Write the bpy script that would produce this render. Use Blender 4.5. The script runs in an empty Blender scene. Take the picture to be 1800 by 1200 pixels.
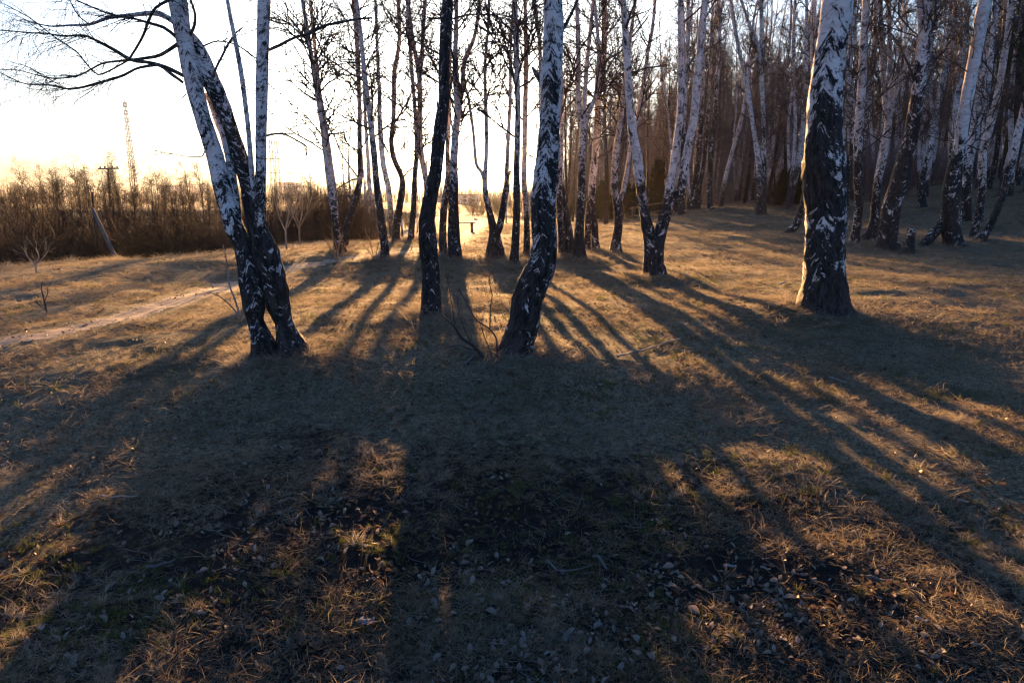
import bpy, math, random
import numpy as np
from math import radians as RAD
random.seed(4); rng = np.random.default_rng(11)
SC = bpy.context.scene; COL = SC.collection

# ------------------------------------------------------------------ camera, sky, sun, exposure
F = 1200.0; PITCH = RAD(11.8); CAMZ = 1.5
SUN_EL = RAD(7.6); SUN_AZ = RAD(-5.6)          # azimuth measured from +Y towards +X
cd = bpy.data.cameras.new('camera'); cam = bpy.data.objects.new('camera', cd); COL.objects.link(cam)
cam.location = (0, 0, CAMZ); cam.rotation_euler = (math.pi/2 - PITCH, 0, 0)
cd.sensor_width = 36; cd.lens = 24.0; cd.clip_start = 0.05; cd.clip_end = 12000
SC.camera = cam
W = bpy.data.worlds.new('World'); SC.world = W; W.use_nodes = True
wn = W.node_tree.nodes; wl = W.node_tree.links; wn.clear()
sky = wn.new('ShaderNodeTexSky'); sky.sky_type = 'NISHITA'; sky.sun_disc = False
sky.sun_elevation = SUN_EL; sky.sun_rotation = SUN_AZ; sky.altitude = 100
sky.air_density = 1.0; sky.dust_density = 4.0; sky.ozone_density = 4.8
bg = wn.new('ShaderNodeBackground'); bg.inputs[1].default_value = 0.068
wo = wn.new('ShaderNodeOutputWorld'); wl.new(sky.outputs[0], bg.inputs[0]); wl.new(bg.outputs[0], wo.inputs[0])
sl = bpy.data.lights.new('sun', 'SUN'); sl.energy = 5.0; sl.angle = RAD(0.53); sl.color = (1.0, 0.53, 0.20)
so = bpy.data.objects.new('sun', sl); COL.objects.link(so)
so.rotation_euler = (math.pi/2 - SUN_EL, 0, math.pi - SUN_AZ)
so.location = (-4, 40, 12)
SC.view_settings.view_transform = 'Standard'; SC.view_settings.look = 'None'
SC.view_settings.gamma = 1.0; SC.view_settings.use_curve_mapping = False
SC.view_settings.exposure = 2.62
SC.cycles.max_bounces = 6; SC.cycles.diffuse_bounces = 2; SC.cycles.glossy_bounces = 2
SC.cycles.transmission_bounces = 4; SC.cycles.volume_bounces = 0; SC.cycles.transparent_max_bounces = 8
SC.cycles.sample_clamp_indirect = 4.0
HAZE = 0.00012
SC.cycles.use_denoising = True; SC.cycles.denoising_prefilter = 'ACCURATE'; SC.cycles.filter_width = 1.3
SC.render.filter_size = 1.3

# ------------------------------------------------------------------ pixel <-> place helpers
cp, sp = math.cos(PITCH), math.sin(PITCH)
def ray(px, py):
    X = (px-900)/F; V = (600-py)/F
    return np.array([X, cp + V*sp, -sp + V*cp])
def PT(px, py, d):
    r = ray(px, py); t = d/r[1]
    return np.array([r[0]*t, d, CAMZ + r[2]*t]), t

# ------------------------------------------------------------------ value noise
def _h(i, j, k, s):
    n = (i*374761393 + j*668265263 + k*2147483647 + s*974711) & 0xffffffff
    n = ((n ^ (n >> 13))*1274126177) & 0xffffffff
    n = ((n ^ (n >> 16))*2246822519) & 0xffffffff
    return ((n >> 8) & 0xffff)/65535.0*2-1
def vn(P, s=0):
    P = np.asarray(P, float); I = np.floor(P).astype(np.int64); f = P-I; f = f*f*(3-2*f)
    out = 0
    for a in (0, 1):
        for b in (0, 1):
            for c in (0, 1):
                w = (f[..., 0] if a else 1-f[..., 0])*(f[..., 1] if b else 1-f[..., 1])*(f[..., 2] if c else 1-f[..., 2])
                out = out + w*_h(I[..., 0]+a, I[..., 1]+b, I[..., 2]+c, s)
    return out
def vn2(x, y, s=0):
    x = np.asarray(x, float); y = np.asarray(y, float)
    return vn(np.stack([x, y, np.full_like(x, 0.37)], -1), s)
def sstep(a, b, x):
    t = np.clip((x-a)/(b-a), 0, 1); return t*t*(3-2*t)

# ------------------------------------------------------------------ terrain (thin plate through measured spots)
CPX = [(905,632,6.6),(757,565,8.6),(490,637,6.4),(1450,548,9.3),(1150,492,12.8),(670,455,17.5),(795,455,17.5),(1020,457,17),
 (604,437,21),(720,427,23),(1082,448,19),(820,403,50),(833,382,130),(1200,380,38),(1337,378,36),(1248,370,42),(1390,413,26),
 (1502,433,21),(1560,438,20),(1675,432,20.5),(1720,425,22),(1800,400,26),(1622,365,38),(1738,335,45),(1800,315,55),(1500,345,60),
 (1350,350,65),(1100,392,45),(1000,385,90),(1200,362,80),(1500,330,110),(1800,290,110),(0,605,8.0),(0,560,10.0),(200,620,7.4),(200,700,5.8),(200,565,9.5),
 (400,500,14),(0,700,6.1),(900,700,5.4),(1500,620,7.6),(1500,700,6.0),(1800,620,7.5),(1800,700,6.1),(0,480,19),(200,470,21),(380,455,24),(500,440,27),(600,430,27),
 (1250,500,12.5),(1800,560,9.0),(1300,455,18)]
ctrl = [PT(*c)[0] for c in CPX]
ctrl += [np.array(c, float) for c in [(-4,0,-.58),(0,0,-.50),(4,0,-.56),(-3,2,-.46),(0,2,-.43),(3,2,-.45),(-4,4,-.36),(0,4,-.24),(4,4,-.41),(-3.5,3,-.42),(0,3,-.34),(3.5,3,-.48),
 (0,-6,-.6),(-8,-4,-.7),(8,-4,-.4),(-12,4,-.7),(12,4,.1),(-22,31,-3.3),(-12,36,-3.0),(-24,45,-4.3),(-38,60,-4.4),(-15,60,-4.1),(-12,46,-2.9),
 (-20,90,-4.2),(-55,90,-4.4),(-90,120,-4.3),(-130,180,-4.5),(-50,180,-4.5),(-110,260,-4.5),(-150,500,-4.9),(-300,600,-5),(-30,25,-2.6),(-45,40,-4.2),(-60,10,-3),(40,10,1.5),(60,50,5),(0,-60,-1.5),(-80,-60,-4),(80,-60,2),
 (0,400,-3),(300,400,4),(-400,100,-3),(400,0,5),(0,-500,-3),(0,3000,-2),(2500,2500,0),(-2500,2500,-2),(-3000,0,-2),(3000,0,0),(0,-3000,-2)]]
ctrl = np.array(ctrl)
def warp(x, y):
    r = np.hypot(x, y)+1e-9; q = np.arcsinh(r/6.0)/r
    return np.stack([x*q, y*q], -1)
cw = warp(ctrl[:, 0], ctrl[:, 1])
def tps(r2): return 0.5*r2*np.log(r2+1e-12)
D2 = ((cw[:, None]-cw[None])**2).sum(-1)
n = len(cw); A = np.zeros((n+3, n+3)); A[:n, :n] = tps(D2)+np.eye(n)*0.004
A[:n, n] = 1; A[:n, n+1:] = cw; A[n, :n] = 1; A[n+1:, :n] = cw.T
SOL = np.linalg.solve(A, np.concatenate([ctrl[:, 2], [0, 0, 0]]))
def H0(x, y):
    x = np.asarray(x, float); y = np.asarray(y, float); sh = x.shape
    q = warp(x.ravel(), y.ravel()); out = np.empty(len(q))
    for s in range(0, len(q), 60000):
        e = q[s:s+60000]; d2 = ((e[:, None]-cw[None])**2).sum(-1)
        out[s:s+60000] = tps(d2)@SOL[:n] + SOL[n] + e@SOL[n+1:]
    return out.reshape(sh)
MOUNDS = []
def H(x, y):
    x = np.asarray(x, float); y = np.asarray(y, float)
    z = H0(x, y); r = np.hypot(x, y)
    z = z + 0.12*vn2(x/4.3, y/2.4, 1)*sstep(1, 6, r) + .15*vn2(x/9, y/6, 11)*sstep(9, 16, r) + .035*vn2(x/1.3, y/.8, 2)*sstep(160, 60, r)
    z = z + .030*vn2(x/.55, y/.42, 3)*sstep(55, 20, r) + .014*vn2(x/.19, y/.17, 4)*sstep(16, 7, r) + .006*vn2(x/.08, y/.08, 5)*sstep(7, 3, r)
    z = z + 3.2*sstep(164, 178, y+4*vn2(x/30, y/30, 15))*sstep(-14, -38, x)
    for mx, my, a, s in MOUNDS:
        z = z + a*np.exp(-((x-mx)**2+(y-my)**2)/(s*s))
    return z
def hz(x, y): return float(H(np.array([x]), np.array([y]))[0])
DD = np.exp(np.linspace(math.log(1.6), math.log(260), 900))
def hit(px, py):
    r = ray(px, py); X = r[0]*DD/r[1]; Z = CAMZ + r[2]*DD/r[1]; h = H(X, DD)
    k = np.nonzero(Z <= h)[0]
    return float(DD[k[0]]) if len(k) else 200.0

# ------------------------------------------------------------------ object helpers
def tag(o, label=None, cat=None, group=None, kind=None):
    if label: o['label'] = label
    if cat: o['category'] = cat
    if group: o['group'] = group
    if kind: o['kind'] = kind
    return o
def empty(name, loc, rz=0, **k):
    o = bpy.data.objects.new(name, None); COL.objects.link(o); o.location = tuple(loc); o.rotation_euler = (0, 0, rz)
    o.empty_display_size = .2
    return tag(o, **k)
def mk_mesh(name, V, Q, mat, smooth=True, attrs=None):
    V = np.asarray(V, np.float32); Q = np.asarray(Q, np.int32); k = Q.shape[1]
    me = bpy.data.meshes.new(name); me.vertices.add(len(V)); me.vertices.foreach_set('co', V.ravel())
    me.loops.add(Q.size); me.loops.foreach_set('vertex_index', Q.ravel())
    me.polygons.add(len(Q)); me.polygons.foreach_set('loop_start', np.arange(0, Q.size, k, dtype=np.int32))
    me.polygons.foreach_set('use_smooth', np.full(len(Q), smooth))
    me.update(calc_edges=True)
    if attrs:
        for an, (ty, arr) in attrs.items():
            a = me.attributes.new(an, ty, 'POINT')
            a.data.foreach_set('vector' if ty == 'FLOAT_VECTOR' else 'value', np.asarray(arr, np.float32).ravel())
    me.materials.append(mat); return me
def obj(name, me, parent=None, loc=None, **k):
    o = bpy.data.objects.new(name, me); COL.objects.link(o)
    if parent: o.parent = parent
    if loc is not None: o.location = tuple(loc)
    return tag(o, **k)
def copy_tree(o, parent=None):
    c = o.copy(); COL.objects.link(c); c.parent = parent
    for ch in o.children: copy_tree(ch, c)
    return c
class Geo:
    """collects polygons as quads (tris repeat no vertex: stored separately)"""
    def __init__(s): s.v = []; s.f = []
    def box(s, c, sz, rz=0, tilt=None):
        c = np.array(c, float); i = len(s.v); ca, sa = math.cos(rz), math.sin(rz)
        for z in (-.5, .5):
            for x, y in ((-.5, -.5), (.5, -.5), (.5, .5), (-.5, .5)):
                X, Y, Z = x*sz[0], y*sz[1], z*sz[2]
                s.v.append(c+np.array([X*ca-Y*sa, X*sa+Y*ca, Z]))
        for q in ((3,2,1,0),(4,5,6,7),(0,1,5,4),(1,2,6,5),(2,3,7,6),(3,0,4,7)): s.f.append([i+a for a in q])
    def bar(s, a, b, r, sides=6, r2=None):
        a = np.array(a, float); b = np.array(b, float); t = b-a; t /= np.linalg.norm(t)
        u = np.cross(t, [0, 0, 1] if abs(t[2]) < .9 else [1, 0, 0]); u /= np.linalg.norm(u); w = np.cross(t, u); i = len(s.v)
        r2 = r if r2 is None else r2
        for p, R in ((a, r), (b, r2)):
            for k in range(sides):
                th = 2*math.pi*k/sides; s.v.append(p+R*(math.cos(th)*u+math.sin(th)*w))
        for k in range(sides):
            k2 = (k+1) % sides; s.f.append([i+k, i+k2, i+sides+k2, i+sides+k])
        s.f.append([i+k for k in range(sides)][::-1]); s.f.append([i+sides+k for k in range(sides)])
    def mesh(s, name, mat, smooth=False):
        me = bpy.data.meshes.new(name); me.from_pydata([tuple(v) for v in s.v], [], s.f); me.materials.append(mat)
        if smooth:
            for p in me.polygons: p.use_smooth = True
        return me

# ------------------------------------------------------------------ materials
def new_mat(name):
    m = bpy.data.materials.new(name); m.use_nodes = True; nt = m.node_tree; nt.nodes.clear()
    return m, nt
def nd(nt, t, **k):
    x = nt.nodes.new(t)
    for a, b in k.items():
        if isinstance(a, str) and a.startswith('i_'): x.inputs[int(a[2:])].default_value = b
        else: setattr(x, a, b)
    return x
def mth(nt, op, a, b=None, clamp=False):
    x = nt.nodes.new('ShaderNodeMath'); x.operation = op; x.use_clamp = clamp
    for i, v in enumerate((a, b)):
        if v is None: continue
        if isinstance(v, (int, float)): x.inputs[i].default_value = v
        else: nt.links.new(v, x.inputs[i])
    return x.outputs[0]
def mix(nt, f, a, b):
    x = nt.nodes.new('ShaderNodeMix'); x.data_type = 'RGBA'
    for i, v in ((0, f), (6, a), (7, b)):
        if isinstance(v, (int, float)): x.inputs[i].default_value = v
        elif isinstance(v, tuple): x.inputs[i].default_value = (*v, 1)
        else: nt.links.new(v, x.inputs[i])
    return x.outputs[2]
def ramp(nt, f, a, b):
    x = nt.nodes.new('ShaderNodeMapRange'); x.interpolation_type = 'SMOOTHSTEP'
    nt.links.new(f, x.inputs[0]); x.inputs[1].default_value = a; x.inputs[2].default_value = b
    return x.outputs[0]
def vscale(nt, v, s, off=(0, 0, 0)):
    x = nt.nodes.new('ShaderNodeMapping'); nt.links.new(v, x.inputs[0]); x.inputs[3].default_value = s; x.inputs[1].default_value = off
    return x.outputs[0]
def noise(nt, v, sc, det=4, rough=.55, dist=0):
    x = nt.nodes.new('ShaderNodeTexNoise'); nt.links.new(v, x.inputs['Vector'])
    x.inputs['Scale'].default_value = sc; x.inputs['Detail'].default_value = det; x.inputs['Roughness'].default_value = rough
    x.inputs['Distortion'].default_value = dist
    return x.outputs[0]
def finish(nt, col, rough=.9, bump=None, bstr=.5, bdist=.01, trans=0, tcol=None, spec=.2):
    p = nt.nodes.new('ShaderNodeBsdfPrincipled'); o = nt.nodes.new('ShaderNodeOutputMaterial')
    if isinstance(col, tuple): p.inputs['Base Color'].default_value = (*col, 1)
    else: nt.links.new(col, p.inputs['Base Color'])
    if isinstance(rough, (int, float)): p.inputs['Roughness'].default_value = rough
    else: nt.links.new(rough, p.inputs['Roughness'])
    p.inputs['Specular IOR Level'].default_value = spec
    if bump is not None:
        b = nt.nodes.new('ShaderNodeBump'); b.inputs['Strength'].default_value = bstr; b.inputs['Distance'].default_value = bdist
        nt.links.new(bump, b.inputs['Height']); nt.links.new(b.outputs[0], p.inputs['Normal'])
    out = p.outputs[0]
    if trans:
        t = nt.nodes.new('ShaderNodeBsdfTranslucent'); m = nt.nodes.new('ShaderNodeMixShader'); m.inputs[0].default_value = trans
        c = tcol if tcol is not None else col
        if isinstance(c, tuple): t.inputs[0].default_value = (*c, 1)
        else: nt.links.new(c, t.inputs[0])
        nt.links.new(p.outputs[0], m.inputs[1]); nt.links.new(t.outputs[0], m.inputs[2]); out = m.outputs[0]
    nt.links.new(out, o.inputs[0])

def mat_bark(name, white=(.83, .76, .76), dark=(.020, .018, .018), bias=0.0):
    m, nt = new_mat(name)
    bk = nd(nt, 'ShaderNodeAttribute', attribute_name='bk').outputs['Vector']
    bm = nd(nt, 'ShaderNodeAttribute', attribute_name='bm').outputs['Vector']
    dk = nd(nt, 'ShaderNodeAttribute', attribute_name='dark').outputs['Fac']
    n1 = noise(nt, vscale(nt, bk, (1.0, 1.0, 1.25)), 1.3, 6, .66, .45)
    n1b = noise(nt, vscale(nt, bk, (1.0, 1.0, .95), (7, 3, 1)), 3.3, 5, .68, .8)
    v = mth(nt, 'ADD', mth(nt, 'MULTIPLY', n1, .58), mth(nt, 'MULTIPLY', n1b, .42))
    v = mth(nt, 'ADD', mth(nt, 'MULTIPLY', mth(nt, 'SUBTRACT', v, .5), 1.9), .5)
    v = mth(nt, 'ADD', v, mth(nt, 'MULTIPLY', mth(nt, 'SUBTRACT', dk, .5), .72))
    v = mth(nt, 'ADD', v, mth(nt, 'MULTIPLY', mth(nt, 'SUBTRACT', noise(nt, vscale(nt, bk, (1, 1, .6), (2, 9, 4)), .55, 3, .5), .5), .7))
    v = mth(nt, 'ADD', v, bias)
    patch = ramp(nt, v, .49, .515)
    # horizontal lenticels
    ln = noise(nt, vscale(nt, bm, (9, 9, 95)), 1.0, 3, .6)
    lmask = mth(nt, 'MULTIPLY', ramp(nt, ln, .56, .66), ramp(nt, noise(nt, vscale(nt, bm, (5, 5, 11), (3, 1, 9)), 1.0, 2), .44, .6))
    soft = noise(nt, vscale(nt, bm, (4, 4, 9)), 1.0, 5, .6)
    wcol = mix(nt, ramp(nt, soft, .35, .75), white, tuple(c*k for c, k in zip(white, (.74, .69, .66))))
    wcol = mix(nt, mth(nt, 'MULTIPLY', lmask, .85), wcol, (.05, .042, .04))
    # peeled, greyish edges round the black patches
    edge = mth(nt, 'MULTIPLY', ramp(nt, v, .40, .49), .5)
    wcol = mix(nt, edge, wcol, (.20, .17, .155))
    fis = noise(nt, vscale(nt, bm, (26, 26, 7)), 1.0, 6, .65, .6)
    fine = noise(nt, vscale(nt, bm, (60, 60, 30)), 1.0, 4, .6)
    dcol = mix(nt, ramp(nt, fis, .38, .66), tuple(c*.4 for c in dark), tuple(c*2.7 for c in dark))
    dcol = mix(nt, mth(nt, 'MULTIPLY', ramp(nt, fine, .56, .72), .5), dcol, (.11, .105, .105))
    col = mix(nt, patch, wcol, dcol)
    hgt = mth(nt, 'ADD', mth(nt, 'MULTIPLY', mth(nt, 'MULTIPLY', fis, patch), 1.0), mth(nt, 'MULTIPLY', fine, .12))
    hgt = mth(nt, 'ADD', hgt, mth(nt, 'MULTIPLY', patch, -.25))
    finish(nt, col, .78, hgt, .9, .02, spec=.25)
    return m
M = {}
M['bark'] = mat_bark('birch_bark')
M['bark_dark'] = mat_bark('dark_birch_bark', (.5, .47, .45), (.022, .019, .017), .10)
M['bark_far'] = mat_bark('distant_birch_bark', (.78, .74, .76), (.03, .027, .028), .02)
def mat_twig(name, col, col2, tr=0):
    m, nt = new_mat(name); g = nd(nt, 'ShaderNodeNewGeometry').outputs['Position']
    c = mix(nt, ramp(nt, noise(nt, g, 3.0, 3), .4, .6), col, col2)
    finish(nt, c, .8, trans=tr); return m
M['twig'] = mat_twig('birch_twig', (.050, .040, .039), (.092, .074, .070))
M['wood_twig'] = mat_twig('grey_brown_twig', (.14, .122, .128), (.22, .19, .20))
M['limb'] = mat_bark('limb_bark', (.30, .27, .25), (.030, .024, .020), .03)
M['alder'] = mat_twig('alder_bark', (.022, .017, .016), (.042, .030, .026))
M['brush'] = mat_twig('brush_stem', (.022, .014, .012), (.055, .032, .025))
M['pale'] = mat_twig('pale_stem', (.30, .27, .25), (.17, .15, .135))
M['needle'] = mat_twig('needle', (.012, .024, .010), (.022, .040, .014), .15)
M['pinebark'] = mat_twig('pine_bark', (.05, .03, .02), (.09, .05, .03))
M['pale_far'] = mat_twig('far_birch_stem', (.60, .58, .60), (.34, .32, .33))
M['straw'] = mat_twig('straw_stem', (.32, .21, .10), (.42, .30, .16), .3)
M['wood'] = mat_twig('weathered_wood', (.20, .14, .08), (.28, .20, .11))
M['greywood'] = mat_twig('grey_pole_wood', (.10, .10, .105), (.16, .155, .155))
M['steel'] = mat_twig('galvanised_steel', (.07, .07, .075), (.10, .10, .11))
M['wall'] = mat_twig('pale_concrete', (.62, .60, .57), (.7, .67, .64))
M['roof'] = mat_twig('dark_roof', (.12, .10, .10), (.16, .14, .13))
M['glass'] = mat_twig('window_glass', (.05, .06, .07), (.07, .08, .09))
M['jacket'] = mat_twig('red_jacket', (.35, .03, .03), (.40, .04, .04))
M['trousers'] = mat_twig('dark_trousers', (.02, .02, .03), (.03, .03, .04))
M['skin'] = mat_twig('skin', (.5, .32, .24), (.5, .32, .24))
M['rag'] = mat_twig('pale_paper', (.16, .17, .20), (.12, .13, .17))

def mat_ground():
    m, nt = new_mat('ground_soil_and_thatch'); g = nd(nt, 'ShaderNodeNewGeometry').outputs['Position']
    big = noise(nt, g, .35, 4); mid = noise(nt, g, 1.7, 5, .6); fine = noise(nt, g, 14, 6, .7)
    fib = noise(nt, vscale(nt, g, (22, 60, 22)), 1.0, 5, .7, 1.2); fib2 = noise(nt, vscale(nt, g, (75, 28, 30)), 1.0, 4, .7, 1.0)
    far = nd(nt, 'ShaderNodeAttribute', attribute_name='thatch').outputs['Fac']
    c = mix(nt, ramp(nt, fine, .35, .7), (.009, .0085, .009), (.030, .025, .023))
    cov = mth(nt, 'ADD', mth(nt, 'MULTIPLY', mid, .5), mth(nt, 'MULTIPLY', fine, .5))
    cov = mth(nt, 'ADD', cov, mth(nt, 'MULTIPLY', far, .30))
    cov = ramp(nt, cov, .50, .66)
    straw = mix(nt, ramp(nt, mth(nt, 'MAXIMUM', fib, fib2), .45, .7), (.05, .042, .030), (.36, .28, .18))
    green = mix(nt, fine, (.022, .030, .013), (.055, .065, .03))
    straw = mix(nt, mth(nt, 'MULTIPLY', ramp(nt, mth(nt, 'ADD', mth(nt, 'MULTIPLY', big, .6), mth(nt, 'MULTIPLY', mid, .4)), .46, .62), .6), straw, green)
    c = mix(nt, cov, c, straw)
    h = mth(nt, 'ADD', mth(nt, 'MULTIPLY', fib, .5), mth(nt, 'ADD', mth(nt, 'MULTIPLY', fib2, .4), mth(nt, 'MULTIPLY', fine, .8)))
    finish(nt, c, .95, h, .8, .03, spec=.1); return m
def mat_path():
    m, nt = new_mat('trodden_sandy_path'); g = nd(nt, 'ShaderNodeNewGeometry').outputs['Position']
    fine = noise(nt, g, 9, 6, .7); c = mix(nt, ramp(nt, fine, .35, .7), (.20, .155, .12), (.42, .34, .26))
    finish(nt, c, .95, fine, .6, .02, spec=.1); return m
M['ground'] = mat_ground(); M['path'] = mat_path()
def mat_blade(name, a, b, c, tr=.45, k=1.25):
    m, nt = new_mat(name); oi = nd(nt, 'ShaderNodeObjectInfo').outputs['Random']
    g = nd(nt, 'ShaderNodeNewGeometry').outputs['Random Per Island']
    col = mix(nt, oi, a, b); col = mix(nt, mth(nt, 'MULTIPLY', g, .8), col, c)
    finish(nt, col, .6, trans=tr, spec=.25); return m
M['dry'] = mat_blade('dry_grass_blade', (.25, .195, .13), (.37, .305, .215), (.12, .095, .065))
M['green'] = mat_blade('green_grass_blade', (.055, .085, .020), (.085, .11, .03), (.13, .13, .045), .5)
M['strand'] = mat_blade('bleached_straw_blade', (.28, .24, .18), (.46, .41, .33), (.16, .13, .095), .4)
M['leaf'] = mat_blade('dead_leaf', (.13, .10, .085), (.24, .205, .18), (.33, .29, .26), .3)
M['leaf2'] = mat_blade('dark_dead_leaf', (.05, .04, .034), (.10, .07, .052), (.17, .10, .06), .25)
def mat_water():
    m, nt = new_mat('pond_water'); g = nd(nt, 'ShaderNodeNewGeometry').outputs['Position']
    finish(nt, (.03, .035, .035), .06, noise(nt, g, 2.5, 3), .05, .05, spec=.6); return m
M['water'] = mat_water()

# ------------------------------------------------------------------ tubes
def nrm(v): return v/np.maximum(np.linalg.norm(v, axis=-1, keepdims=True), 1e-9)
def grow(S, Dr, L, r0, nseg, up=0.0, jit=.1, taper=.8):
    S = np.asarray(S, float); d = nrm(np.asarray(Dr, float)); L = np.asarray(L, float); P = [S]; p = S
    for i in range(nseg):
        d = nrm(d + rng.normal(0, jit, d.shape) + np.array([0, 0, up/nseg])); p = p + d*(L/nseg)[:, None]; P.append(p)
    P = np.stack(P, 1); t = np.linspace(0, 1, nseg+1)
    return P, np.asarray(r0)[:, None]*(1-taper*t)[None]
def kids(P, R, per, tmin=.2, tmax=1.0, ang=.8, flat=0.0, upb=0.0):
    N, Mp, _ = P.shape; idx = np.repeat(np.arange(N), per); t = rng.uniform(tmin, tmax, len(idx))*(Mp-1)
    i = np.minimum(t.astype(int), Mp-2); f = (t-i)[:, None]
    s = P[idx, i]*(1-f)+P[idx, i+1]*f; tg = nrm(P[idx, i+1]-P[idx, i]); r = R[idx, i]
    rd = rng.normal(0, 1, s.shape); rd[:, 2] *= (1-flat); rd[:, 2] += upb
    rd = nrm(rd - (rd*tg).sum(-1, keepdims=True)*tg)
    a = ang*rng.uniform(.6, 1.3, len(idx))[:, None]
    return s, tg*np.cos(a)+rd*np.sin(a), r, t/(Mp-1), idx
class Tubes:
    def __init__(s): s.V = []; s.F = []; s.n = 0
    def add(s, P, R, sides=3):
        N, Mp, _ = P.shape
        T = np.empty_like(P); T[:, 1:-1] = P[:, 2:]-P[:, :-2]; T[:, 0] = P[:, 1]-P[:, 0]; T[:, -1] = P[:, -1]-P[:, -2]; T = nrm(T)
        ref = np.where(np.abs(T[:, :1, 2:3]) > .85, np.array([1., 0, 0]), np.array([0, 0, 1.]))
        U = nrm(np.cross(T, np.broadcast_to(ref, T.shape))); Wv = np.cross(T, U)
        th = np.arange(sides)*2*math.pi/sides
        V = P[:, :, None]+R[:, :, None, None]*(np.cos(th)[:, None]*U[:, :, None]+np.sin(th)[:, None]*Wv[:, :, None])
        base = s.n+np.arange(N)[:, None, None]*Mp*sides+np.arange(Mp-1)[None, :, None]*sides
        k = np.arange(sides)[None, None]; k2 = (k+1) % sides
        Fq = np.stack([base+k, base+k2, base+sides+k2, base+sides+k], -1).reshape(-1, 4)
        s.V.append(V.reshape(-1, 3)); s.F.append(Fq); s.n += N*Mp*sides
    def mesh(s, name, mat, origin=(0, 0, 0)):
        return mk_mesh(name, np.concatenate(s.V)-np.array(origin), np.concatenate(s.F), mat)

def catmull(P, m):
    """P (k,c) -> dense samples, m per span (list)"""
    P = np.asarray(P, float); Q = np.vstack([2*P[0]-P[1], P, 2*P[-1]-P[-2]]); out = []
    for i in range(len(P)-1):
        a, b, c, d = Q[i], Q[i+1], Q[i+2], Q[i+3]
        for t in np.arange(m[i])/m[i]:
            out.append(.5*((2*b)+(-a+c)*t+(2*a-5*b+4*c-d)*t*t+(-a+3*b-3*c+d)*t**3))
    out.append(P[-1]); return np.array(out)

def stem_mesh(name, C, R, dark, mat, origin, sides=20, rough=0.0, flare=0.0, seed=0, cap=False):
    """C (n,3) centre line, R radii, dark 0..1; bark coordinates kept as attributes"""
    nP = len(C); T = np.gradient(C, axis=0); T = nrm(T)
    U = nrm(np.cross(T, np.array([0, 1., 0]))); Wv = np.cross(T, U)
    seg = np.linalg.norm(np.diff(C, axis=0), axis=1); s = np.concatenate([[0], np.cumsum(seg)])
    th = np.arange(sides)*2*math.pi/sides; cs, sn = np.cos(th), np.sin(th)
    Rn = np.maximum(R, .01)
    lenR = np.concatenate([[0], np.cumsum(seg/((Rn[1:]+Rn[:-1])/2))])
    off = (seed*7.31) % 50
    # chevron shift of the bark patches
    chev = 0.9*np.abs(np.sin(th*1.5+seed))[None]
    bk = np.stack([np.broadcast_to(cs, (nP, sides))+off, np.broadcast_to(sn, (nP, sides))+off*.3, lenR[:, None]+chev], -1)
    bm = np.stack([Rn[:, None]*cs+off, Rn[:, None]*sn, np.broadcast_to(s[:, None], (nP, sides))], -1)
    RR = np.repeat(R[:, None], sides, 1)
    if flare:
        hgt = np.maximum(s[:, None]-.16, 0); lob = 1+.55*np.sin(th*4+seed)[None]*.5+.35*np.sin(th*3+seed*2.1)[None]
        RR = RR*(1+flare*np.exp(-hgt/.13)*lob+.35*flare*np.exp(-hgt/.5))
    if rough:
        dd = (.25+.75*dark)[:, None]
        q = np.stack([RR*cs*1., RR*sn*1., np.broadcast_to(s[:, None], RR.shape)], -1)+off
        n_ = vn(q*np.array([30, 30, 6.]), 1)*.6+vn(q*np.array([60, 60, 16.]), 2)*.4
        lump = vn(q*np.array([5, 5, 3.]), 3)
        RR = RR+rough*dd*(.9*np.abs(n_)-.3)*np.minimum(R, .2)[:, None]*6+.07*RR*lump
    V = C[:, None]+RR[..., None]*(cs[None, :, None]*U[:, None]+sn[None, :, None]*Wv[:, None])
    V = V-np.array(origin)
    dk = np.repeat(dark[:, None], sides, 1)
    b = np.arange(nP-1)[:, None]*sides; k = np.arange(sides)[None]; k2 = (k+1) % sides
    Fq = np.stack([b+k, b+k2, b+sides+k2, b+sides+k], -1).reshape(-1, 4)
    V = V.reshape(-1, 3); bk = bk.reshape(-1, 3); bm = bm.reshape(-1, 3); dk = dk.ravel()
    if cap:
        c = len(V); V = np.vstack([V, (C[-1]-np.array(origin)+T[-1]*R[-1]*.3)[None]])
        bk = np.vstack([bk, bk[-1:]]); bm = np.vstack([bm, bm[-1:]]); dk = np.append(dk, .6)
        l = (nP-1)*sides; kk = np.arange(0, sides-1, 2)
        Fq = np.vstack([Fq, np.stack([np.full(len(kk), c), l+kk, l+kk+1, l+(kk+2) % sides], -1)])
    return mk_mesh(name, V, Fq, mat, True, {'bk': ('FLOAT_VECTOR', bk), 'bm': ('FLOAT_VECTOR', bm), 'dark': ('FLOAT', dk)})

def trace(pts, d, dd=0.0, step=.05, wob=.0):
    """photo trace [(px,py,w)] at forward distance d (+dd along its length) -> C,R,py"""
    Q = []
    for i, (px, py, w) in enumerate(pts):
        f = i/max(1, len(pts)-1); p, t = PT(px, py, d+dd*f+wob*math.sin(i*1.7))
        Q.append([*p, w/2/F*t, py])
    Q = np.array(Q); L = np.linalg.norm(np.diff(Q[:, :3], axis=0), axis=1); m = [max(1, int(round(l/step))) for l in L]
    E = catmull(Q, m); return E[:, :3], E[:, 3], E[:, 4]

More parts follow.
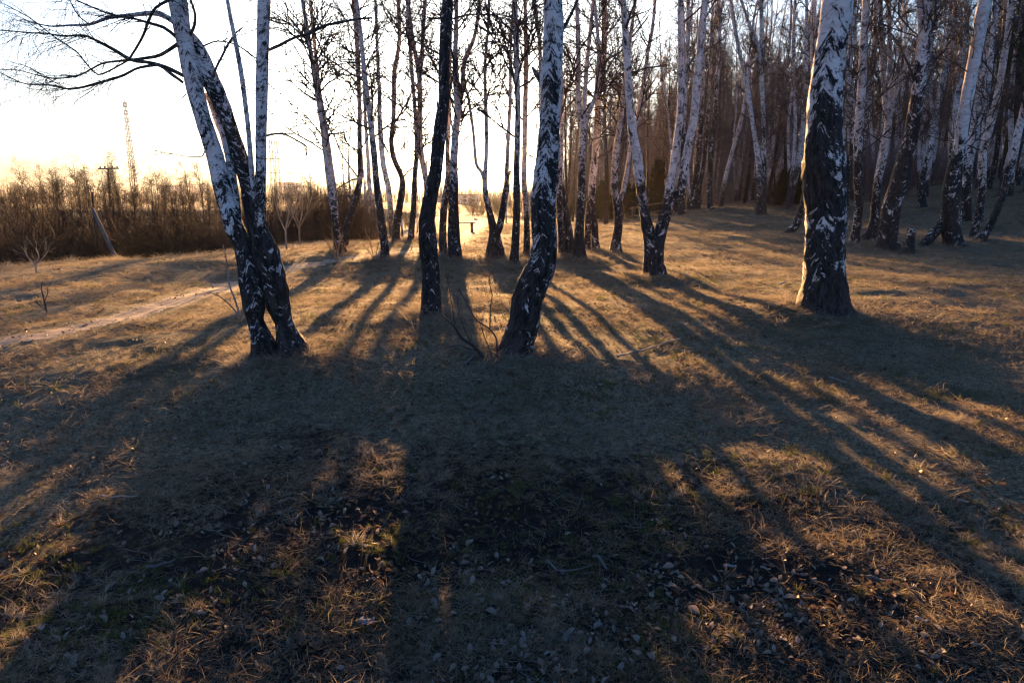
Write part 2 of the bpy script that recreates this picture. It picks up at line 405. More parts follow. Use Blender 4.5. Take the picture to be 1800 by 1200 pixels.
def extend(C, R, top, lean=.12, step=.28, rend=.012):
    """carry a traced stem on above the frame to a total height top"""
    p = C[-1].copy(); d = nrm(C[-1]-C[max(0, len(C)-12)]); g = hz(C[0][0], C[0][1]); P = [p.copy()]; r0 = R[-1]
    bend = rng.normal(0, .02, 3)
    nmax = int((top-(p[2]-g))/step)
    if nmax < 2: return C, R
    for i in range(nmax):
        bend = bend*.8+rng.normal(0, .016, 3); d = nrm(d*1.0+bend+np.array([0, 0, .035])); d[2] = max(d[2], .75); d = nrm(d)
        p = p+d*step; P.append(p.copy())
    P = np.array(P[1:]); f = np.linspace(0, 1, len(P)+1)[1:]
    return np.vstack([C, P]), np.concatenate([R, r0*(1-f)**.8*(1-.0)+rend])

def branches(C, R, base_z, hmin, nb, Lmax, tb, twig=True, ups=.55, per1=6, per2=3, seed=0, sides=4, rsc=1.0, ang=(.55, 1.15), tr=1.0, shrink=.72):
    s = C[:, 2]-base_z; top = s[-1]
    if top <= hmin+.3: return
    hs = hmin+(top-hmin)*np.sort(rng.uniform(0, 1, nb)**.9)*.99
    idx = np.searchsorted(s, hs).clip(1, len(C)-1); S = C[idx]; az = np.arange(nb)*2.399+seed+rng.normal(0, .4, nb)
    frac = (hs-hmin)/(top-hmin)
    inc = rng.uniform(*ang, nb)*(1-.35*frac)
    D = np.stack([np.cos(az)*np.sin(inc), np.sin(az)*np.sin(inc), np.cos(inc)], -1)
    L = Lmax*(1-shrink*frac)*rng.uniform(.45, 1.1, nb)
    r0 = np.clip(R[idx]*.38, .006, .022)*rsc
    P, RR = grow(S, D, L, r0, 6, up=ups*.5, jit=.11); RR = np.maximum(RR, .003*rsc); tb.add(P, RR, sides)
    if not twig: return
    s1, d1, r1, t1, i1 = kids(P, RR, per1, .18, 1.0, .75)
    L1 = L[i1]*rng.uniform(.2, .5, len(i1))*(1.1-.5*t1)+.15
    P1, R1 = grow(s1, d1, L1, np.clip(r1*.5, .0028, .009)*tr, 4, up=.1, jit=.16); R1 = np.maximum(R1, .0018*tr); tb.add(P1, R1, 3)
    if per2:
        s2, d2, r2, t2, i2 = kids(P1, R1, per2, .2, 1.0, .7)
        d2[:, 2] -= .35
        P2, R2 = grow(s2, d2, L1[i2]*rng.uniform(.3, .7, len(i2))+.05, np.full(len(i2), .0022*tr), 2, up=-.5, jit=.2, taper=.5); tb.add(P2, R2, 3)

# ------------------------------------------------------------------ traced birches
# each tree: name data, label, anchor (px,py), stems [(pts, dark_y_low, dark_y_high, top, opts)], limbs
G_FRONT = 'birches standing in the foreground clearing'; G_MID = 'birches at the middle of the clearing'; G_RIGHT = 'birches at the edge of the wood on the right'
TREES = []
def T(label, base, stems, limbs=(), group=G_MID, hero=False, mat='bark', cat='birch tree', nb=22, d=None):
    TREES.append(dict(label=label, base=base, stems=stems, limbs=limbs, group=group, hero=hero, mat=mat, cat=cat, nb=nb, d=d))
# stem = (pts, y_full_dark, y_full_white, total height m)
T('near many-stemmed birch with two crossing legs and low boughs sweeping left', (497,640), [
  ([(466,652,54),(466,620,42),(459,592,34),(450,565,27),(447,542,36),(443,505,42),(435,465,36),(426,430,32),(412,400,33),(402,367,32),(392,333,31),(376,267,28),(354,200,28),(338,133,30),(323,67,28),(313,7,31),(305,-40,29)], 420, 300, 14),
  ([(520,652,66),(514,618,50),(505,592,38),(497,565,30),(489,540,38),(479,495,46),(464,440,46),(452,405,36),(441,367,28),(432,317,28),(419,277,30),(406,233,25),(388,183,28),(365,133,31),(349,90,24),(333,64,18),(305,38,11),(272,23,9),(228,26,7),(188,31,6),(155,42,5),(117,44,3.5),(83,45,2.5),(33,33,1.5)], 330, 60, 0),
  ([(462,430,20),(457,395,22),(456,350,20),(457,300,20),(458,200,21),(460,100,22),(463,0,23),(465,-40,22)], 400, 250, 14),
  ([(418,385,12),(410,333,15),(403,283,15),(392,237,15),(383,217,14),(370,180,12),(362,165,10)], 420, 330, 0),
  ([(447,355,10),(441,300,9),(437,250,9),(432,200,9),(423,133,9),(413,77,8),(398,0,7),(392,-40,7)], 380, 320, 10)],
  [[(323,147,7),(297,127,7),(277,113,6.5),(247,120,6),(207,135,5.5),(160,148,5),(123,157,4),(93,150,3.5),(43,147,2.5),(10,132,2),(-40,110,1.5)],
   [(322,133,8),(290,117,8),(260,111,8),(230,105,8),(200,87,7),(167,70,5.5),(147,63,4.5),(110,63,4),(60,57,3),(0,53,2.2),(-60,40,1.5)],
   [(312,78,9),(283,97,8),(247,103,6),(213,107,5),(180,113,4.5),(143,133,4),(107,138,3.2),(67,133,2.5),(27,123,2),(-20,120,1.4)],
   [(228,104,5),(247,70,5),(260,37,5.5),(273,13,5.5),(300,-4,7)],
   [(310,66,8),(287,48,7),(250,38,5.5),(227,32,5),(187,23,4),(147,7,3.5),(110,-10,2.5)],
   [(227,107,4),(207,117,4),(173,132,3.8),(153,113,3),(133,90,3),(93,63,2.5),(50,30,2),(0,3,1.5)],
   [(155,42,3),(140,30,3),(126,8,2.5),(115,-20,2)],
   [(363,255,3),(358,270,3),(350,277,2.5),(310,273,2),(273,265,1.4)],
   [(370,140,5),(388,100,5),(400,77,4.5),(413,60,3.5),(427,48,2.5)],
   [(357,82,4),(383,73,3.5),(417,80,3),(447,100,2.5),(460,112,2)],
   [(332,66,8),(343,45,7),(342,20,5),(333,-5,5),(330,-30,4)],
   [(462,92,7),(517,68,6.5),(557,52,6),(583,42,5.5),(617,35,5),(653,30,4)],[(635,32,3),(650,22,2.5),(664,10,1.8)],
   [(463,33,4),(503,42,3.2),(530,45,2),(545,55,1.4)],
   [(458,240,5),(493,235,4),(523,247,3.5),(537,257,3),(536,275,2)],[(493,235,2),(510,228,2),(530,218,1.5)],
   [(327,165,2.5),(315,178,2),(300,182,1.8),(270,190,1.2)]],
  G_FRONT, True, nb=26)
T('near black-barked birch with a kinked trunk standing straight in front of the low sun', (758,566), [
  ([(758,575,40),(758,545,33),(758,520,31),(757,480,30),(752,430,32),(750,393,29),(755,360,26),(760,330,25),(766,300,23),(771,250,23),(775,213,22),(780,180,20),(780,150,20),(781,100,21),(784,50,21),(787,0,20),(789,-40,19)], 130, -120, 14)],
  [[(796,34,4.5),(827,27,4),(877,27,3.2),(900,32,2.5),(930,45,2)],[(772,95,4),(750,82,3.5),(722,68,3),(690,40,2)]], G_FRONT, True, nb=18)
T('near birch with an S-bent black butt and a broken snag on its left side', (905,634), [
  ([(902,645,64),(905,625,58),(911,600,52),(919,575,50),(926,533,52),(940,495,53),(952,468,50),(958,430,44),(956,400,44),(955,350,45),(960,300,43),(963,267,40),(966,217,37),(969,167,37),(968,133,39),(971,100,36),(973,50,36),(972,0,33),(971,-40,32)], 470, 100, 15)],
  [[(955,150,14),(948,138,11),(941,128,9),(936,119,6)],[(990,52,8),(1001,33,7),(1010,15,6),(1020,-10,5)],[(962,230,2.5),(972,150,2.5),(980,100,2)]], G_FRONT, True, nb=16)
T('thickest birch in the picture, white above and deeply fissured black below, with flaring roots', (1447,550), [
  ([(1446,562,92),(1447,535,80),(1448,500,71),(1448,454,66),(1451,412,65),(1452,371,67),(1449,333,69),(1449,283,71),(1448,233,60),(1451,167,57),(1459,100,52),(1467,50,50),(1472,0,52),(1478,-40,50)], 290, 60, 17)],
  [], G_FRONT, True, nb=18)
T('birch forking low into three white stems behind the S-bent trunk, alone in the open grass', (1148,492), [
  ([(1148,500,46),(1149,480,37),(1148,463,34),(1149,440,34),(1141,413,23),(1132,370,17),(1127,333,17),(1122,293,17),(1119,267,17),(1112,233,15),(1107,180,14),(1104,133,13),(1102,100,13),(1099,50,12),(1095,0,11),(1092,-30,11)], 370, 300, 15),
  ([(1150,455,30),(1156,425,26),(1162,405,22),(1169,380,21),(1176,350,20),(1179,320,16),(1183,300,14),(1190,250,13),(1196,200,12),(1198,150,12),(1198,100,11),(1197,0,10),(1196,-30,10)], 370, 310, 15),
  ([(1176,358,14),(1186,345,15),(1197,333,15),(1202,300,15),(1212,250,15),(1221,200,14),(1225,150,13),(1230,100,12),(1234,50,12),(1240,0,12),(1244,-30,11)], 345, 300, 15)],
  [[(1100,117,4),(1073,97,3.2),(1033,83,2.5),(993,73,2)],[(1110,132,4),(1133,120,3.5),(1173,117,2.5)],[(1222,108,4),(1240,90,3.5),(1256,80,3),(1272,68,3)],
   [(1206,128,4),(1215,108,3.5),(1232,86,3)],[(1112,65,4),(1125,50,3.2),(1140,27,2.5)]], G_FRONT, True, nb=16)
# --- middle row
T('dark leaning birch left of the sun with a sunlit tuft at its foot', (677,456), [
  ([(678,462,18),(677,445,14),(676,430,14),(669,380,14),(663,333,12),(657,267,11),(650,200,10),(643,150,9),(638,100,8),(633,50,7),(627,0,7)], 330, 200, 12)], nb=20)
T('black birch leaning hard to the right from beside a grey twin trunk', (604,436), [
  ([(603,441,16),(606,425,13),(613,390,13),(623,357,12),(633,313,10),(632,267,9),(632,200,8),(630,133,8),(627,67,8),(622,0,9)], 310, 150, 12)],
  [[(637,316,5),(622,316,4),(608,322,3),(590,335,2)],[(622,353,4),(612,342,4),(600,346,2.5)],[(632,316,4),(600,270,3),(585,235,2.5),(560,205,1.5)]], nb=26)
T('grey lichened birch forking into two long slanting stems, leftmost of the middle row', (597,447), [
  ([(600,447,17),(594,420,15),(589,380,14),(583,345,13),(577,300,12),(571,255,10),(565,210,9),(558,167,9),(550,117,8),(540,50,7),(531,0,6)], 380, 330, 12),
  ([(590,372,10),(586,330,10),(580,283,9),(573,233,8),(566,190,8),(560,150,7),(553,83,6),(545,0,6)], 380, 330, 11)], nb=28)
T('slim birch with an elbow bend halfway up, left of the sun', (697,428), [
  ([(698,433,18),(696,415,14),(698,390,13),(705,347,12),(707,315,10),(693,280,9),(688,250,9),(692,200,8),(693,133,8),(698,100,8),(702,67,7),(700,0,7)], 300, 150, 11)],
  [[(707,312,4),(722,298,3),(735,290,2)]], nb=20)
T('straight dark slender birch next to the elbow-bent one', (722,427), [
  ([(721,433,13),(723,410,11),(727,363,10),(729,313,9),(732,267,8),(730,200,7),(723,117,7),(720,67,7),(717,0,6)], 300, 150, 11)], nb=14)
T('pale birch forking into a V high up just left of the sun', (748,424), [
  ([(752,430,14),(753,380,12),(750,327,10),(740,267,10),(738,200,9),(737,133,9),(730,95,8),(723,57,8),(717,0,7)], 380, 300, 12),
  ([(737,140,7),(741,105,7),(743,67,7),(747,0,7)], 380, 300, 12)], nb=20)
T('thin pale birch curving up between two dark middle trunks', (688,420), [
  ([(689,426,12),(687,380,10),(683,333,10),(673,283,10),(668,217,9),(667,167,7),(663,83,6),(660,0,5)], 400, 340, 10)], nb=14)
T('thin white birch hidden partly behind the dark leaning trunk', (662,420), [
  ([(663,426,9),(657,383,8),(650,333,8),(647,283,7),(643,220,6),(640,160,5),(636,60,4)], 400, 340, 9)], nb=10)
T('slim dark trunk close behind the kinked black birch, touching a thicker one', (780,454), [
  ([(781,460,16),(778,413,13),(780,375,12),(783,347,12),(787,313,10),(787,267,8),(788,217,8),(790,150,7),(792,60,6),(794,0,5)], 330, 200, 11)], nb=10)
T('stout birch with a swollen black foot and two white stems right of the sun', (800,456), [
  ([(800,462,26),(799,440,22),(798,413,21),(797,363,18),(798,323,16),(798,283,14),(801,233,13),(805,193,13),(802,143,12),(800,100,10),(802,50,8),(802,0,8)], 350, 270, 13),
  ([(804,200,9),(812,160,9),(815,117,8),(820,97,8),(833,67,7),(840,30,6),(842,0,6)], 350, 270, 12)],
  [[(808,256,3),(816,244,2.4),(824,237,2)],[(803,300,3),(812,285,2.5),(818,262,2)]], nb=20)
T('gnarled birch clump on spreading feet with crooked stems, just right of the sun', (871,458), [
  ([(857,462,13),(862,440,14),(868,413,16),(862,380,12),(855,347,10),(852,320,9),(855,267,7),(855,217,7),(853,150,6),(853,107,6),(858,50,5),(860,0,5)], 370, 310, 10),
  ([(872,464,38),(871,450,32),(870,432,26),(869,412,19),(868,404,12)], 200, 0, 0),
  ([(885,462,14),(878,435,13),(873,412,14),(878,400,13),(884,367,12),(889,330,9),(890,317,8),(893,250,7),(897,167,6),(897,100,5),(902,0,4)], 350, 270, 10),
  ([(853,322,7),(846,302,6),(837,287,6),(832,233,5.5),(825,183,5),(818,150,4),(815,120,3)], 370, 340, 0)],
  [[(853,110,3),(848,80,2.5),(843,50,2)],[(886,345,5),(894,335,5),(893,322,4),(896,300,3)]], nb=16)
T('tall slim birch directly left of the S-bent trunk, black to half height', (903,467), [
  ([(902,473,22),(904,450,15),(906,430,14),(908,380,13),(908,333,12),(909,267,11),(910,200,10),(909,133,10),(907,60,9),(905,0,9)], 330, 200, 13)], nb=20)
T('slimmer white birch half hidden between two taller trunks', (926,452), [
  ([(927,458,15),(926,430,11),(926,390,10),(924,350,10),(921,317,10),(922,267,9),(923,200,9),(925,100,8),(923,0,6)], 400, 330, 12)], nb=14)
T('birch standing right behind the S-bent trunk on its right side', (988,455), [
  ([(988,460,15),(987,413,12),(983,340,11),(984,313,10),(987,267,8),(988,167,7),(984,80,6),(980,0,6)], 380, 300, 12),
  ([(1003,460,18),(1001,420,15),(994,370,12),(986,320,9)], 100, 0, 0)], nb=12)
T('birch with a black butt that splits into three stems at head height', (1019,457), [
  ([(1019,463,24),(1019,440,19),(1018,413,17),(1020,363,15),(1023,313,13),(1023,267,12),(1025,227,12),(1017,183,9),(1017,100,8),(1015,33,7),(1014,0,7)], 350, 230, 13),
  ([(1025,232,8),(1028,173,8),(1033,100,7),(1040,33,6),(1043,0,6)], 350, 230, 12),
  ([(1024,235,8),(1034,200,8),(1047,167,7),(1053,100,7),(1050,50,6),(1045,0,5)], 350, 230, 12)], nb=14)
T('white birch arching right beside the three-stemmed one', (1047,444), [
  ([(1049,450,18),(1046,425,13),(1045,397,12),(1040,370,12),(1041,340,13),(1042,317,13),(1047,267,13),(1050,217,12),(1052,167,11),(1057,133,10),(1062,67,10),(1062,0,8)], 370, 320, 13),
  ([(1032,450,13),(1033,420,11),(1034,385,11),(1036,355,10)], 340, 200, 0)], nb=18)
T('birch with a bulging black foot and a stem bowed left, left of the low-forking birch', (1082,448), [
  ([(1081,453,24),(1083,425,17),(1087,397,15),(1085,363,14),(1080,330,13),(1080,317,12),(1083,267,12),(1090,217,10),(1095,173,9),(1103,110,7),(1108,67,6),(1117,0,6)], 340, 300, 13),
  ([(1090,352,9),(1096,335,9),(1101,310,8),(1107,267,7),(1115,230,7),(1122,200,7),(1130,150,6),(1138,100,6),(1147,50,6),(1152,0,5)], 360, 350, 12)], nb=14)
T('slim leaning pale birch top half hidden by the S-bent trunk', (948,420), [
  ([(950,424,9),(952,330,8),(951,200,7),(949,83,7),(943,33,7),(938,0,6)], 400, 350, 10)], nb=10)
# --- right
T('dark foot of a birch seen behind the low-forking birch', (1198,379), [
  ([(1198,383,15),(1198,347,12),(1200,300,10),(1203,200,8),(1208,100,7),(1210,0,6)], 260, 200, 15)], (), G_RIGHT, nb=20)
T('pair-stemmed dark birch between the low fork and the far wood', (1222,370), [
  ([(1221,375,16),(1220,337,12),(1226,290,9),(1232,220,8),(1236,120,7),(1240,0,6)], 240, 180, 15),
  ([(1226,372,10),(1230,330,8),(1238,280,7),(1245,200,6),(1250,80,5)], 240, 180, 13)], (), G_RIGHT, nb=18)
T('upright black birch at the wood edge, in line with the raised dead fork', (1247,370), [
  ([(1248,375,14),(1247,337,10),(1249,290,10),(1250,250,9),(1257,200,8),(1260,150,8),(1265,67,6),(1263,0,6)], 220, 120, 15)], (), G_RIGHT, nb=22)
T('two-stemmed birch with crossing upper stems left of the thickest trunk', (1336,378), [
  ([(1334,383,14),(1335,350,12),(1335,320,10),(1333,283,10),(1323,217,8),(1313,150,8),(1300,93,7),(1288,27,6),(1285,0,6)], 330, 290, 15),
  ([(1341,382,14),(1343,340,10),(1343,300,9),(1342,200,8),(1338,120,8),(1339,67,7),(1338,0,7)], 310, 240, 15),
  ([(1340,140,6),(1333,83,6),(1320,50,5),(1303,0,5)], 310, 300, 14)], (), G_RIGHT, nb=20)
T('slanting black trunk rooted just left of the thickest birch', (1391,413), [
  ([(1384,417,24),(1392,405,15),(1403,387,13),(1413,353,11),(1422,300,10),(1428,200,9),(1429,117,9),(1430,50,9),(1431,0,9)], 250, 100, 15)], (), G_RIGHT, nb=18)
T('thin grey trunk beside the left edge of the thickest birch', (1417,374), [
  ([(1420,378,9),(1419,250,7),(1417,100,6),(1418,10,5)], 330, 200, 14)], (), G_RIGHT, nb=10)
T('white birch with jagged black collar marks just right of the thickest trunk', (1503,433), [
  ([(1502,438,20),(1503,415,15),(1507,390,14),(1510,347,15),(1508,310,16),(1508,270,15),(1510,217,15),(1515,150,14),(1517,100,13),(1520,50,13),(1523,0,13)], 300, 210, 15)], (), G_RIGHT, nb=18)
T('dark crooked trunk squeezed against the right side of the thickest birch', (1484,372), [
  ([(1484,378,14),(1487,350,13),(1491,317,14),(1500,240,11),(1496,170,10),(1492,133,9),(1498,50,9),(1503,0,8)], 260, 170, 15)], (), G_RIGHT, nb=14)
T('birch on a slanting black foot carrying two parallel white stems', (1528,428), [
  ([(1518,432,28),(1527,418,23),(1537,397,20),(1540,347,14),(1545,310,12),(1551,285,13),(1557,250,13),(1562,217,12),(1557,180,11),(1553,133,9),(1550,67,9),(1547,0,8)], 330, 290, 15),
  ([(1561,222,9),(1567,180,9),(1565,100,8),(1563,0,7)], 330, 290, 15),
  ([(1566,205,6),(1573,170,7),(1580,150,7),(1592,115,6),(1602,90,5),(1607,67,4)], 330, 290, 0)], (), G_RIGHT, nb=16)
T('slender pale trunk behind the parallel white stems', (1513,352), [
  ([(1513,357,10),(1517,283,8),(1523,200,8),(1532,133,8),(1537,67,7),(1540,0,7)], 300, 200, 15)], (), G_RIGHT, nb=14)
T('massive birch leaning right with mottled bark, forked at the very top of the picture', (1561,440), [
  ([(1560,447,42),(1560,425,34),(1562,397,32),(1570,353,31),(1580,323,30),(1590,283,28),(1603,233,25),(1607,207,24),(1613,167,23),(1617,133,22),(1623,83,22),(1627,50,18),(1632,0,15)], 240, 60, 16),
  ([(1624,75,14),(1621,45,12),(1617,0,11)], 330, 200, 15)],
  [[(1627,120,5),(1640,100,4),(1645,97,3)],[(1628,150,6),(1634,135,5),(1638,122,4)],[(1607,142,6),(1595,110,5),(1583,85,4),(1567,60,3)]], G_RIGHT, nb=16)
T('smooth bright white birch leaning right from a mossy mound beside the broken stump', (1672,434), [
  ([(1678,440,34),(1674,420,29),(1670,380,28),(1673,330,28),(1679,295,26),(1687,270,22),(1690,233,20),(1698,183,20),(1707,133,20),(1717,83,20),(1725,33,21),(1733,0,22)], 300, 255, 17),
  ([(1610,447,14),(1625,430,17),(1641,412,18),(1656,395,18),(1667,370,16)], 100, 0, 0)], (), G_RIGHT, nb=14)
T('second white trunk of the leaning group, close against the smooth bright one', (1697,392), [
  ([(1695,400,20),(1698,370,17),(1699,330,16),(1702,283,15),(1712,233,15),(1720,183,14),(1728,117,11),(1733,67,10),(1738,0,9)], 320, 290, 16)], (), G_RIGHT, nb=14)
T('slender white birch at the outer right of the leaning group, curving to the top edge', (1712,424), [
  ([(1711,430,18),(1713,410,14),(1717,390,13),(1725,347,13),(1727,300,13),(1728,267,13),(1737,233,13),(1748,193,12),(1757,150,11),(1765,100,11),(1773,50,10),(1777,0,9)], 340, 290, 16)], (), G_RIGHT, nb=14)
T('narrow trunk seen between the leaning white group stems', (1722,392), [
  ([(1722,396,10),(1728,280,9),(1733,183,9),(1740,117,9),(1747,50,9),(1750,0,8)], 330, 290, 15)], (), G_RIGHT, nb=12)
T('dark birch slanting steeply right toward the edge of the picture', (1722,428), [
  ([(1716,434,26),(1728,415,16),(1740,397,13),(1755,363,12),(1767,330,12),(1773,297,12),(1780,283,12),(1790,233,12),(1798,200,11),(1812,120,10),(1825,0,9)], 330, 260, 15)], (), G_RIGHT, nb=14)
T('birch on the slope behind the stump whose stem divides near eye level', (1622,366), [
  ([(1622,371,15),(1620,323,10),(1627,293,9),(1638,250,9),(1647,200,8),(1653,167,8),(1662,100,7),(1670,27,6),(1672,0,6)], 310, 250, 16),
  ([(1650,190,6),(1658,150,8),(1672,83,7),(1677,33,7),(1680,0,6)], 310, 280, 16)], (), G_RIGHT, nb=18)
T('grey slender birch rising behind the smooth bright leaning birch', (1668,378), [
  ([(1667,383,10),(1670,300,9),(1677,233,9),(1683,167,9),(1693,133,8),(1697,67,7),(1700,0,7)], 300, 240, 16)], (), G_RIGHT, nb=14)
T('black slender trunk high on the shaded slope near the right edge', (1738,336), [
  ([(1737,340,12),(1739,325,10),(1747,300,9),(1754,250,8),(1760,180,8),(1764,80,7),(1768,0,7)], 100, 0, 16)], (), G_RIGHT, nb=10)
T('dark trunk at the far right edge below the pines', (1791,318), [
  ([(1789,322,12),(1793,290,10),(1797,230,9),(1803,120,8),(1806,0,8)], 100, 0, 16)], (), G_RIGHT, nb=10)

for t in TREES:
    t['D'] = t['d'] or hit(*t['base'])
    p, _ = PT(*t['base'], t['D']); wmax = t['stems'][0][0][0][2]/2/F*t['D']*2
    t['P'] = p
    MOUNDS.append((p[0], p[1], .10 if t['hero'] else .06, .35+wmax*1.1))
def build_tree(t, si):
    D = t['D']; p = t['P']; base = np.array([p[0], D, hz(p[0], D)])
    root = empty('birch_tree', base, label=t['label'], cat=t['cat'], group=t['group'])
    tb = Tubes(); hero = t['hero']; wmax_ = t['stems'][0][0][0][2]
    for k, (pts, yd, yw, top) in enumerate(t['stems']):
        C, R, py = trace(pts, D, dd=(0 if k == 0 else (.12 if k % 2 else -.10)*(1 if hero else 1.5)), step=.035 if hero else (.09 if D < 26 else .2))
        if k and D: C[:, 1] += .02
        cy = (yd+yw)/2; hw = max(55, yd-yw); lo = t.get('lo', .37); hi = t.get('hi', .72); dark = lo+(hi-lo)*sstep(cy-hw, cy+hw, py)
        C2, R2 = (extend(C, R, top) if top else (C, R))
        dark = np.concatenate([dark, np.full(len(C2)-len(C), dark[-1])])
        # sink foot into the ground
        grounded = pts[0][1] > t['base'][1]-4 and k in (0, 1)
        if grounded:
            C2 = np.vstack([C2[0]-np.array([0, 0, .22]), C2]); R2 = np.concatenate([[R2[0]], R2]); dark = np.concatenate([[1.], dark])
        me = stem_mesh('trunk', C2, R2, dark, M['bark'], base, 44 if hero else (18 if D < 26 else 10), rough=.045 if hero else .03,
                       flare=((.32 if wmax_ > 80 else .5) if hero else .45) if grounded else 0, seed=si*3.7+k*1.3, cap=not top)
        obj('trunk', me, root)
        if top:
            branches(C2, R2, base[2], (4.2 if D < 8 else (4.6 if D < 11 else 4.2)) if hero else (2.4 if D < 26 else 3.2), int(t['nb']*2.2) if k == 0 else t['nb'], 2.6, tb,
                     per1=10, per2=5, seed=si*1.3+k, tr=1.0 if D < 12 else 2.2)
    for j, lp in enumerate(t['limbs']):
        lp = [(a_, b_, w_*.82) for a_, b_, w_ in lp]
        C, R, py = trace(lp, D, dd=random.uniform(-.5, .5) if len(lp) > 4 else .15, step=.05 if hero else .1, wob=.03)
        kn = vn(np.stack([np.arange(len(C))*.35, np.full(len(C), j*3.), np.full(len(C), si*2.)], -1))
        C = C + np.stack([kn*.006, kn*0, -kn*.008], -1)*(1 if hero else 2)
        me = stem_mesh('branch', C, R*(1+.12*kn), np.full(len(C), .55), M['limb'], base, 8, rough=.0, seed=si+j, cap=True)
        obj('branch', me, root)
        if len(lp) > 4 or not hero:
            Pp = C[None, ::max(1, len(C)//14)]; Rr = R[None, ::max(1, len(C)//14)]
            npx = 34 if len(lp) > 6 else 12
            s1, d1, r1, t1, i1 = kids(Pp, Rr, npx, .25, 1.0, .65)
            d1[:, 0] -= .25 if (t['base'][0] < 600 and lp[-1][0] < lp[0][0]) else -.1
            L1 = rng.uniform(.15, .6, len(i1)); P1, R1 = grow(s1, d1, L1, np.clip(r1*.5, .0018, .004), 5, up=-.05, jit=.17); tb.add(P1, np.maximum(R1, .0012), 3)
            s2, d2, r2, t2, i2 = kids(P1, R1, 4, .2, 1., .7); d2[:, 2] -= .5
            P2, R2 = grow(s2, d2, rng.uniform(.06, .25, len(i2)), np.full(len(i2), .0015), 3, up=-.6, jit=.2, taper=.4); tb.add(P2, R2, 3)
            if hero and npx == 34:   # catkins and hanging hair-thin twigs
                s3, d3, r3, t3, i3 = kids(P1, R1, 1, .5, 1., .5); d3 = d3*.3+np.array([0, 0, -1.])
                P3, R3 = grow(s3, d3, rng.uniform(.1, .5, len(i3)), np.full(len(i3), .0013), 4, up=-.4, jit=.08, taper=.3); tb.add(P3, R3, 3)
    if tb.n: obj('crown', tb.mesh('crown', M['twig'], base), root)
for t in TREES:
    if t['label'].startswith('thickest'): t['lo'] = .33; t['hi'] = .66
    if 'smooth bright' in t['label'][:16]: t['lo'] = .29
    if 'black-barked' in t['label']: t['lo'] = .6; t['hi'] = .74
for i, t in enumerate(TREES): build_tree(t, i)

# ------------------------------------------------------------------ ground and path from one polar grid
def build_ground():
    path_px = [(-60,616),(0,604),(100,585),(200,562),(300,533),(400,502),(500,474),(600,456),(680,447),(740,440),(790,428),(822,412),(838,398),(842,388),(838,381)]
    pl = []
    for a, b in path_px:
        d = hit(a, b); q = PT(a, b, d)[0]; pl.append(q[:2])
    pl = np.array(pl)
    rr = [0.25]
    while rr[-1] < 1650: rr.append(rr[-1]*1.0145)
    rr = np.array(rr)
    az = np.concatenate([np.arange(-50, 50, .22), np.arange(50, 310, 4.0)])*math.pi/180
    Rg, Ag = np.meshgrid(rr, az, indexing='ij')
    x = Rg*np.sin(Ag); y = Rg*np.cos(Ag); z = H(x, y)
    na = len(az); nr = len(rr)
    V = np.stack([x, y, z], -1).reshape(-1, 3); V = np.vstack([V, [[0, 0, hz(0, 0)]]])
    b = np.arange(nr-1)[:, None]*na; k = np.arange(na)[None]; k2 = (k+1) % na
    Fq = np.stack([b+k, b+na+k, b+na+k2, b+k2], -1).reshape(-1, 4)
    # distance of every vertex to the path line
    best = np.full(len(V), 1e9)
    near = (np.abs(V[:, 0]) < 60) & (V[:, 1] > 3) & (V[:, 1] < 160)
    q = V[near, :2]; bb = np.full(len(q), 1e9)
    for i in range(len(pl)-1):
        a, c = pl[i], pl[i+1]; ab = c-a; t = np.clip(((q-a)@ab)/(ab@ab), 0, 1)
        bb = np.minimum(bb, np.linalg.norm(q-(a+t[:, None]*ab), axis=1))
    best[near] = bb
    wid = .17+.010*np.hypot(V[:, 0], V[:, 1])+.10*vn2(V[:, 0]/.6, V[:, 1]/.5, 9)+.06*vn2(V[:, 0]/.2, V[:, 1]/.17, 10)
    onp = best < wid
    fm = onp[Fq].sum(1) >= 3
    r = np.hypot(V[:, 0], V[:, 1])
    thatch = sstep(3.2, 6.4, r)*1.0-.2*sstep(4, 2.5, r)-.25*sstep(.0, .6, vn2(V[:, 0]/2.1, V[:, 1]/1.3, 12))
    def sub(Fs, name, mat, kind):
        u, inv = np.unique(Fs, return_inverse=True)
        return obj(name, mk_mesh(name, V[u], inv.reshape(Fs.shape), mat, True, {'thatch': ('FLOAT', thatch[u])}), kind=kind)
    g = sub(Fq[~fm], 'ground', M['ground'], 'structure'); sub(Fq[fm], 'path', M['path'], 'structure')
    return g, pl
GROUND, PATHL = build_ground()
def path_dist(x, y):
    q = np.stack([x, y], -1); bb = np.full(len(q), 1e9)
    for i in range(len(PATHL)-1):
        a, c = PATHL[i], PATHL[i+1]; ab = c-a; t = np.clip(((q-a)@ab)/(ab@ab), 0, 1)
        bb = np.minimum(bb, np.linalg.norm(q-(a+t[:, None]*ab), axis=1))
    return bb
pv = np.array([(-62,48),(-34,50),(-22,52),(-14,56),(-16,72),(-30,82),(-60,84),(-90,70)], float)
me = bpy.data.meshes.new('pond'); me.from_pydata([(a, b, -3.75) for a, b in pv], [], [list(range(len(pv)))]); me.materials.append(M['water'])
obj('pond', me, kind='structure')

